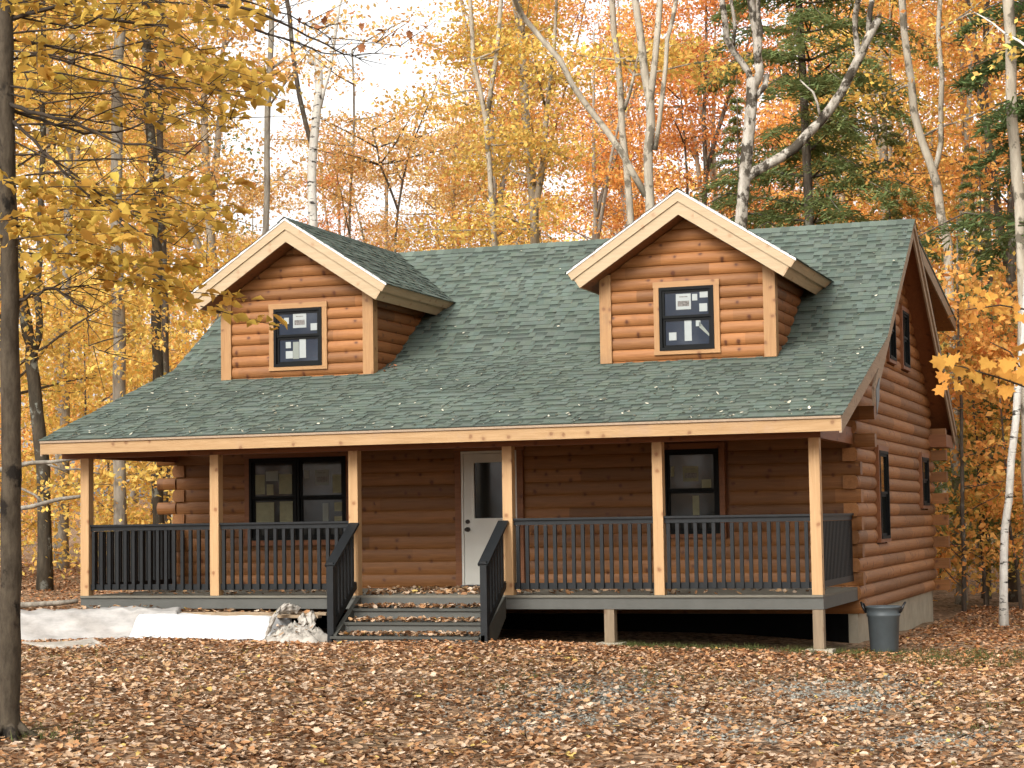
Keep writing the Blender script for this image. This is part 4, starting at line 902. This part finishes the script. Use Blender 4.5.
# --- trees one can tell apart: trunk lines as the photograph shows them, at their own depth
def hero(name, label, cat, d, lines, barkm, sprays=0, col=ORG, leaf=.13, seed=0, ext=6.0, brs=0, hmin=4, Lb=2.2, nl=34):
    """lines: (points in the picture, width in pixels at start and end); the first one stands on the ground"""
    t = Tree(1000+seed); rg = t.rg; u0, v0 = lines[0][0][0]
    b = at(u0, v0, d); base = np.array([b[0], b[1], float(ground_z(b[0], b[1]))]); tips = []
    for j, (pts, w0, w1) in enumerate(lines):
        q = [at(u, v, d+(0 if j == 0 else rg.uniform(-.6, .6)*i/len(pts))) for i, (u, v) in enumerate(pts)]
        q = [np.array(p)-base for p in q]
        if j == 0: q = [np.array([q[0][0]*1.0, q[0][1], -.25])] + ([q[0]] if q[0][2] > .5 else []) + q[1:]
        if pts[-1][1] <= 5: q.append(q[-1]+(q[-1]-q[-2])/np.linalg.norm(q[-1]-q[-2])*ext*.5); q.append(q[-1]+np.array([rg.normal()*.5, rg.normal()*.5, ext*.5]))
        fine = []                            # finer, slightly uneven line
        for a_, b_ in zip(q[:-1], q[1:]):
            n_ = max(2, int(np.linalg.norm(b_-a_)/.8))
            for k in range(n_): fine.append(a_+(b_-a_)*k/n_+(rg.normal(size=3)*.02 if k else 0))
        fine.append(q[-1]); ra, rb = w0/2*d/F, w1/2*d/F; rr = np.linspace(ra, rb, len(fine))
        if j == 0: rr[0] *= 1.35
        t.wood.tube(fine, rr, 10 if w0 > 8 else 7, .05); tips.append(fine)
    for k in range(brs):
        f = tips[rg.integers(len(tips))]; p = f[rg.integers(len(f)//3, len(f))]
        if p[2] < hmin: continue
        t.branch(p, rg.uniform(0, 6.3), Lb*rg.uniform(.6, 1.3), rg.uniform(-.1, .6), .03, 7, nl, .42)
    return finish(t, name, label, cat, tuple(base), barkm, col, leaf)
hero('forked_tree', 'mottled grey tree forking into a big curved bare limb behind the right dormer', 'tree', 40, [([(737, 300), (741, 225), (745, 175), (752, 100), (752, 78)], 15, 11), ([(752, 85), (741, 62), (727, 40), (722, 0)], 7, 5), ([(733, 52), (735, 28), (731, 0)], 4, 3), ([(753, 88), (760, 72), (757, 40), (751, 0)], 9, 7), ([(758, 62), (761, 30), (758, 0)], 5, 4), ([(752, 100), (765, 86), (767, 76)], 7, 6),
     ([(746, 178), (765, 166), (795, 148), (820, 122), (843, 90), (858, 60), (866, 42), (878, 20)], 11, 8), ([(858, 66), (855, 30), (858, 0)], 6, 5), ([(868, 40), (870, 10), (873, -8)], 6, 4), ([(820, 116), (813, 92), (800, 80)], 3, 1.5)], M['bark_mottle'], seed=1, brs=6, hmin=15)
hero('multi_trunk_tree', 'clump of pale grey stems rising left of the right dormer peak', 'tree', 39, [([(650, 260), (650, 205), (648, 150), (650, 100), (642, 50), (635, 0)], 12, 6), ([(649, 110), (655, 60), (660, 0)], 7, 5), ([(655, 150), (663, 90), (667, 40), (676, 0)], 5, 4), ([(646, 196), (620, 150), (590, 110), (560, 60), (524, 18), (515, 0)], 7, 4)], M['bark_pale'], seed=2, brs=12, hmin=13, col=ORG)
hero('maple_tree', 'pale leaning trunk just left of the clump of stems', 'tree', 42, [([(633, 260), (629, 195), (622, 130), (618, 60), (612, 0)], 9, 5), ([(624, 110), (634, 75), (640, 50)], 4, 2)], M['bark_pale'], seed=3, brs=14, hmin=11, col=YEL)
hero('birch_tree', 'bright white trunk rising behind the left dormer roof', 'tree', 44, [([(313, 260), (312, 195), (314, 140), (319, 90), (317, 55), (310, 64)], 11, 8), ([(320, 108), (330, 70), (339, 6), (342, -5)], 4, 3)], M['bark_white'], seed=4, brs=2, hmin=14)
hero('maple_tree', 'thin brown trunk left of the left dormer peak', 'tree', 43, [([(264, 290), (266, 225), (267, 150), (270, 70), (272, 0)], 8, 5)], M['bark_grey'], seed=5, brs=10, hmin=9, col=PEACH)
hero('maple_tree', 'dark leaning trunk crossing beside the bright white trunk', 'tree', 46, [([(316, 260), (313, 150), (305, 120), (296, 75), (290, 20), (287, 0)], 6, 4)], M['bark_dark'], seed=6, brs=7, hmin=11, col=ORG)
hero('maple_tree', 'pale forked trunk above the middle of the roof ridge', 'tree', 45, [([(497, 320), (495, 245), (490, 170), (486, 120), (473, 60), (470, 0)], 8, 3), ([(488, 115), (496, 60), (501, 0)], 5, 4)], M['bark_pale'], seed=7, brs=14, hmin=8, col=YEL)
hero('maple_tree', 'tall pale trunk with a low fork beyond the gable peak', 'tree', 41, [([(955, 420), (948, 243), (937, 185), (929, 160), (914, 112), (908, 60), (902, 0)], 11, 6), ([(934, 172), (941, 142), (942, 75), (938, 30), (940, 0)], 6, 4)], M['bark_pale'], seed=8, brs=14, hmin=9, col=GOLD)
hero('maple_tree', 'thick grey trunk at the right edge of the photo', 'tree', 36, [([(1030, 560), (1024, 300), (1020, 203), (1015, 150), (1011, 90), (1008, 0)], 13, 10)], M['bark_pale'], seed=9, brs=8, hmin=9, col=GOLD)
hero('birch_tree', 'white birch with black marks standing right of the gable wall', 'tree', 33.8, [([(1003, 612), (1004, 560), (1009, 500), (1016, 420), (1024, 340), (1030, 200), (1034, 0)], 8.5, 5.5)], M['bark_white'], seed=10, brs=5, hmin=4, col=YEL, nl=26)
hero('maple_tree', 'slim pale trunk between the gable and the right birch', 'tree', 48, [([(962, 570), (962, 400), (958, 300), (962, 200), (970, 90), (972, 0)], 7, 4)], M['bark_pale'], seed=11, brs=14, hmin=4, col=ORG)
hero('maple_tree', 'dark trunk low behind the white birch', 'tree', 44, [([(985, 592), (986, 500), (990, 380), (988, 240), (985, 100), (987, 0)], 9, 5)], M['bark_dark'], seed=12, brs=12, hmin=5, col=GOLD)
hero('lichen_tree', 'dark trunk with pale lichen right of the near left trunk', 'tree', 40, [([(45, 570), (44, 500), (40, 440), (34, 380), (32, 345), (26, 320), (22, 300), (14, 240), (10, 150), (6, 0)], 15, 8), ([(34, 352), (40, 320), (37, 290), (40, 260), (42, 100), (44, 0)], 8, 4)], M['bark_moss'], seed=13, brs=10, hmin=6, col=YEL)
hero('beech_tree', 'smooth light grey trunk seen past the left porch post', 'tree', 40, [([(120, 570), (120, 500), (119, 380), (117, 250), (117, 120), (118, 60), (120, 0)], 14, 10)], M['bark_grey'], seed=14, brs=12, hmin=6, col=YEL)
hero('maple_tree', 'dark mottled trunk between the grey trunk and the left dormer', 'tree', 42, [([(158, 560), (158, 400), (156, 330), (157, 250), (153, 160), (147, 100), (146, 0)], 12, 8)], M['bark_moss'], seed=15, brs=10, hmin=7, col=GOLD)
hero('maple_tree', 'second dark trunk right of the mottled one', 'tree', 44, [([(168, 560), (166, 380), (163, 240), (160, 130), (162, 0)], 8, 6)], M['bark_dark'], seed=16, brs=8, hmin=8, col=PEACH)
hero('maple_tree', 'slender dark trunk behind the porch eave at far left', 'tree', 46, [([(63, 568), (64, 500), (65, 420), (66, 330), (68, 250), (70, 100), (72, 0)], 11, 6)], M['bark_grey'], seed=17, brs=10, hmin=6, col=YEL)
hero('maple_tree', 'thin pale stem over the left corner of the roof', 'tree', 52, [([(84, 566), (82, 420), (80, 330), (78, 200), (80, 0)], 6, 4)], M['bark_pale'], seed=18, brs=10, hmin=5, col=YEL)
hero('maple_tree', 'short thin trunk over the left dormer valley', 'tree', 58, [([(352, 300), (350, 200), (354, 120), (352, 50)], 4, 2)], M['bark_grey'], seed=19, brs=16, hmin=4, col=PEACH)
hero('maple_tree', 'dark slender tree left of the middle of the ridge', 'tree', 56, [([(392, 300), (398, 210), (410, 150), (425, 90)], 4, 2), ([(398, 210), (380, 165), (372, 130)], 2.5, 1.5)], M['bark_dark'], seed=20, brs=16, hmin=4, col=PEACH)

# --- near tree at the left: trunk, dead boughs, layered yellow sprays
def near_tree():
    t = Tree(2000); rg = t.rg; d = 15.3; b = at(8, 745, d); base = np.array([b[0], b[1], float(ground_z(b[0], b[1]))])
    L = lambda u, v, dd=0: np.array(at(u, v, d+dd))-base
    tr = [L(8, 748), L(9, 690), L(10, 600), L(11, 500), L(11, 400), L(10, 300), L(8, 200), L(6, 100), L(5, 0), L(4, -120), L(6, -300)]
    tr[0][2] = -.1; fine = []
    for a_, b_ in zip(tr[:-1], tr[1:]):
        for k in range(4): fine.append(a_+(b_-a_)*k/4+rg.normal(size=3)*.004)
    t.wood.tube(fine, np.concatenate([[.135, .105], np.linspace(.088, .055, len(fine)-2)]), 14, .04)
    for a_ in (.2, 1.7, 3.1, 4.6, 5.5): t.limb([np.array([0, 0, .16]), np.array([math.cos(a_)*.14, math.sin(a_)*.14, .05]), np.array([math.cos(a_)*.36, math.sin(a_)*.36, -.05])], .06, .02, 6)
    bw = MB()
    def bough(pts, r0, r1, dd):
        q = [L(u, v, dd*i/len(pts)) for i, (u, v) in enumerate(pts)]; fine = []
        for a_, b_ in zip(q[:-1], q[1:]):
            for k in range(3): fine.append(a_+(b_-a_)*k/3+rg.normal(size=3)*.008)
        fine.append(q[-1]); bw.tube(fine, np.linspace(r0, r1, len(fine))*.85, 6, .08)
        for k in range(len(fine)):            # fine dead twigs
            p = fine[rg.integers(1, len(fine))]; e = p+rt*rg.uniform(.05, .5)+np.array([0, 0, 1])*rg.normal()*.16+fw*rg.normal()*.2; bw.tube(bend(p, e, 4, .2, rg), np.linspace(.005, .002, 4), 3)
    [bough([(6+rng.uniform(-2, 4), v0), (60+rng.uniform(-20, 20), v0+rng.uniform(-14, 22)), (120+rng.uniform(-20, 30), v0+rng.uniform(-25, 45)), (190+rng.uniform(-20, 50), v0+rng.uniform(-35, 70))], .011, .003, rng.uniform(-1.2, 1.4)) for v0 in (15, 32, 50, 70, 92, 112, 125, 140, 155, 180)]
    bough([(6, 100), (30, 112), (70, 122), (110, 140), (160, 150), (185, 155)], .024, .006, -1.0)
    bough([(6, 108), (40, 120), (85, 133), (130, 130), (175, 105)], .022, .005, .8)
    bough([(8, 118), (35, 140), (60, 170), (100, 205), (140, 232), (190, 250)], .02, .004, -.6)
    bough([(5, 60), (40, 55), (90, 70), (150, 84), (200, 92)], .016, .004, .6)
    bough([(5, 40), (60, 48), (120, 62), (170, 80), (215, 90), (262, 94)], .015, .004, 1.4)
    bough([(5, 85), (50, 92), (110, 94), (150, 85), (230, 118)], .012, .003, -1.2)
    bough([(14, 305), (32, 296), (52, 287), (70, 300), (90, 313)], .018, .008, -.3)
    bough([(86, 312), (88, 325), (90, 345), (104, 352)], .008, .003, -.2)
    bough([(14, 302), (40, 292), (64, 288), (86, 285)], .010, .004, .4)
    bough([(5, 20), (70, 2), (160, -12), (220, 4), (270, 16), (308, 36), (338, 50), (358, 58)], .024, .006, .8)
    bough([(160, -12), (240, -2), (290, 16), (330, 38), (400, 46)], .012, .003, 1.0)
    bough([(100, 20), (135, 22), (165, 26), (180, 25)], .016, .010, .4)
    bough([(255, 30), (285, 38), (320, 52), (352, 56), (375, 53)], .012, .003, 1.2)
    bough([(8, 225), (50, 232), (95, 246), (150, 262)], .010, .003, .5)
    rows = [((2, 8), (150, 20), 2), ((0, 35), (120, 45), 2), ((60, 25), (255, 20), 3), ((130, 45), (258, 62), 3), ((150, 75), (250, 88), 3), ((130, 95), (238, 110), 2), ((180, 50), (262, 85), 2), ((0, 75), (90, 85), 2),
            ((20, 190), (232, 178), 2), ((60, 205), (238, 215), 3), ((120, 200), (205, 228), 2), ((0, 170), (70, 205), 2), ((0, 232), (130, 238), 3), ((10, 255), (150, 275), 3), ((70, 250), (190, 272), 2), ((100, 270), (190, 292), 2), ((160, 292), (240, 300), 1), ((212, 308), (262, 318), 1), ((0, 215), (120, 222), 2), ((0, 280), (60, 285), 1), ((5, 120), (90, 150), 1), ((90, 110), (200, 130), 1), ((20, 40), (60, 95), 2), ((0, 5), (90, 3), 3), ((100, 5), (260, 0), 2)]
    P, Hd = [], []
    for (a, c, m_) in rows:
        for k in range(m_):
            dd = rg.uniform(-1.3, 1.5); p0 = L(a[0]+rg.normal()*10, a[1]+rg.normal()*7, dd); p1 = L(c[0]+rg.normal()*10, c[1]+rg.normal()*7, dd+rg.uniform(-.8, .8)); tw = bend(p0, p1, 8, .12, rg); bw.tube(tw, np.linspace(.006, .002, 8), 3)
            n = int(np.linalg.norm(p1-p0)*34); u = rg.random(n)*7; i = np.minimum(u.astype(int), 6); q = tw[i]+(tw[i+1]-tw[i])*(u-i)[:, None]
            dv = (p1-p0)/np.linalg.norm(p1-p0); sd = np.cross(dv, [0, 0, 1]); s_ = rg.choice([-1, 1], n)[:, None]
            off = rg.uniform(.02, .24, n)[:, None]
            q = q+sd*s_*off+np.array([0, 0, 1])*rg.normal(0, .035, n)[:, None]+dv*off*.4; P.append(q); Hd.append(dv*.6+sd*s_*.9+np.array([0, 0, -.35]))
    P, Hd = np.concatenate(P), np.concatenate(Hd); root = empty('near_tree', tuple(base), 'slim brown near trunk at the left edge with dark boughs and layered yellow leaves', 'tree')
    t.wood.build('trunk', M['bark_front'], root, True); bw.build('boughs', M['twig'], root, True)
    me = leaves_mesh('crown', P, rg.uniform(.085, .15, len(P)), OVAL, .42, .8, head=Hd, tint=tints(len(P), .7, 1.15, .1, rg), rg=rg); o = link('crown', me, M['leaf'], root); o.color = (.56, .355, .075, 1)
    # the last curled brown leaves at the bough tips
    dl = np.array([L(u, v, 1) for u, v in ((352, 12), (362, 27), (380, 31), (395, 33), (410, 34), (424, 26), (362, 48), (325, 20), (318, 26), (310, 14), (300, 22), (330, 12), (198, 148))])
    for p in dl:
        me = leaves_mesh('dead_leaf', p[None], np.full(1, .09), MAPLE, 1.2, .0, tint=np.array([(.3, .13, .06)]), rg=rg); link('dead_leaf', me, M['litter'], root)
near_tree()
def corner_maple():
    t = Tree(2100); rg = t.rg; d = 12.5; b = at(1085, 800, d); base = np.array([b[0], b[1], float(ground_z(b[0], b[1]))]); L = lambda u, v, dd=0: np.array(at(u, v, d+dd))-base
    tr = [L(1085, 800), L(1082, 600), L(1078, 400), L(1076, 200), L(1074, 0), L(1070, -200)]; tr[0][2] = -.1; t.limb(tr, .05, .025, 8)
    def br(pts): q = [L(u, v) for u, v in pts]; t.limb(q, .01, .003, 5)
    br([(1078, 420), (1040, 392), (1000, 378), (960, 366), (942, 364)]); br([(1076, 330), (1040, 312), (1000, 305), (965, 310)]); br([(1078, 440), (1040, 400), (1010, 352), (990, 342)])
    P = [L(u+rg.normal()*2, v+rg.normal()*2, rg.normal()*.2) for u, v in ((938, 365), (945, 376), (944, 389), (952, 360), (960, 372), (968, 365), (975, 376), (984, 371), (990, 384), (996, 366), (1003, 376), (1010, 366), (1017, 378), (1024, 370), (1012, 355), (1020, 348), (1006, 390), (985, 362), (1030, 385), (1036, 372), (956, 386), (1022, 358))]
    S = [.15]*len(P); Q = [L(rg.uniform(962, 1040), 306+rg.normal()*10, rg.normal()*.3) for k in range(34)]
    A = np.array(P+Q); sz = np.concatenate([rg.uniform(.095, .135, len(P)), rg.uniform(.05, .085, len(Q))])
    root = empty('corner_maple', tuple(base), 'young maple just past the right edge reaching yellow lobed leaves before the gable', 'tree')
    t.wood.build('trunk', M['twig'], root, True)
    nr_h = np.tile((0, 0, -1.), (len(A), 1)) - rt[None]*.6
    Fm = frames(-fw[None]*.8+up[None]*.55+rg.normal(size=(len(A), 3))*.55, nr_h+rg.normal(size=(len(A), 3))*.45); V = np.einsum('kc,ncd->nkd', MAPLE[0], Fm)*sz.reshape(-1, 1, 1)+A[:, None]
    me = np_mesh('crown', V, MAPLE[1], tints(len(A), .85, 1.15, .08, rg)); o = link('crown', me, M['leaf'], root); o.color = (.6, .31, .07, 1)
corner_maple()
# --- dead limbs and fallen wood at the left
def dead(name, label, cat, d, pts, w0, w1, side=(), ground=False):
    mb = MB(); P = [np.array(at(u, v, d)) for u, v in pts]
    if ground: P = [np.array([p[0], p[1], float(ground_z(p[0], p[1]))+w0*d/F*.5+i*.02]) for i, p in enumerate(P)]
    mb.tube(P, np.linspace(w0, w1, len(P))/2*d/F, 8, .08)
    for q, a, b in side: mb.tube([np.array(at(u, v, d+.2)) for u, v in q], np.linspace(a, b, len(q))/2*d/F, 6, .08)
    tag(mb.build(name, M['bark_grey'], None, True), label, cat)
dead('dead_limb', 'upper of two grey dead limbs reaching past the left porch post', 'dead limb', 34, [(-30, 474), (0, 470), (30, 463), (52, 462), (80, 458)], 6, 3, [([(46, 463), (62, 470), (78, 469), (100, 474)], 3, 1.5)])
dead('dead_limb', 'lower grey dead limb pointing at the left porch post', 'dead limb', 33, [(-30, 517), (0, 511), (30, 507), (60, 499), (84, 496)], 6, 3.5, [([(20, 488), (35, 495), (46, 506)], 2.5, 3)])
dead('fallen_log', 'grey fallen log lying on the leaves at the left of the porch', 'log', 36, [(0, 588), (30, 582), (60, 574), (78, 566)], 7, 4, ground=True)
dead('fallen_branch', 'crooked fallen branch nearest the left porch post', 'branch', 33, [(30, 596), (45, 590), (62, 588), (85, 584)], 5, 2.5, ground=True)
print('faces', sum(len(m.polygons) for m in bpy.data.meshes))
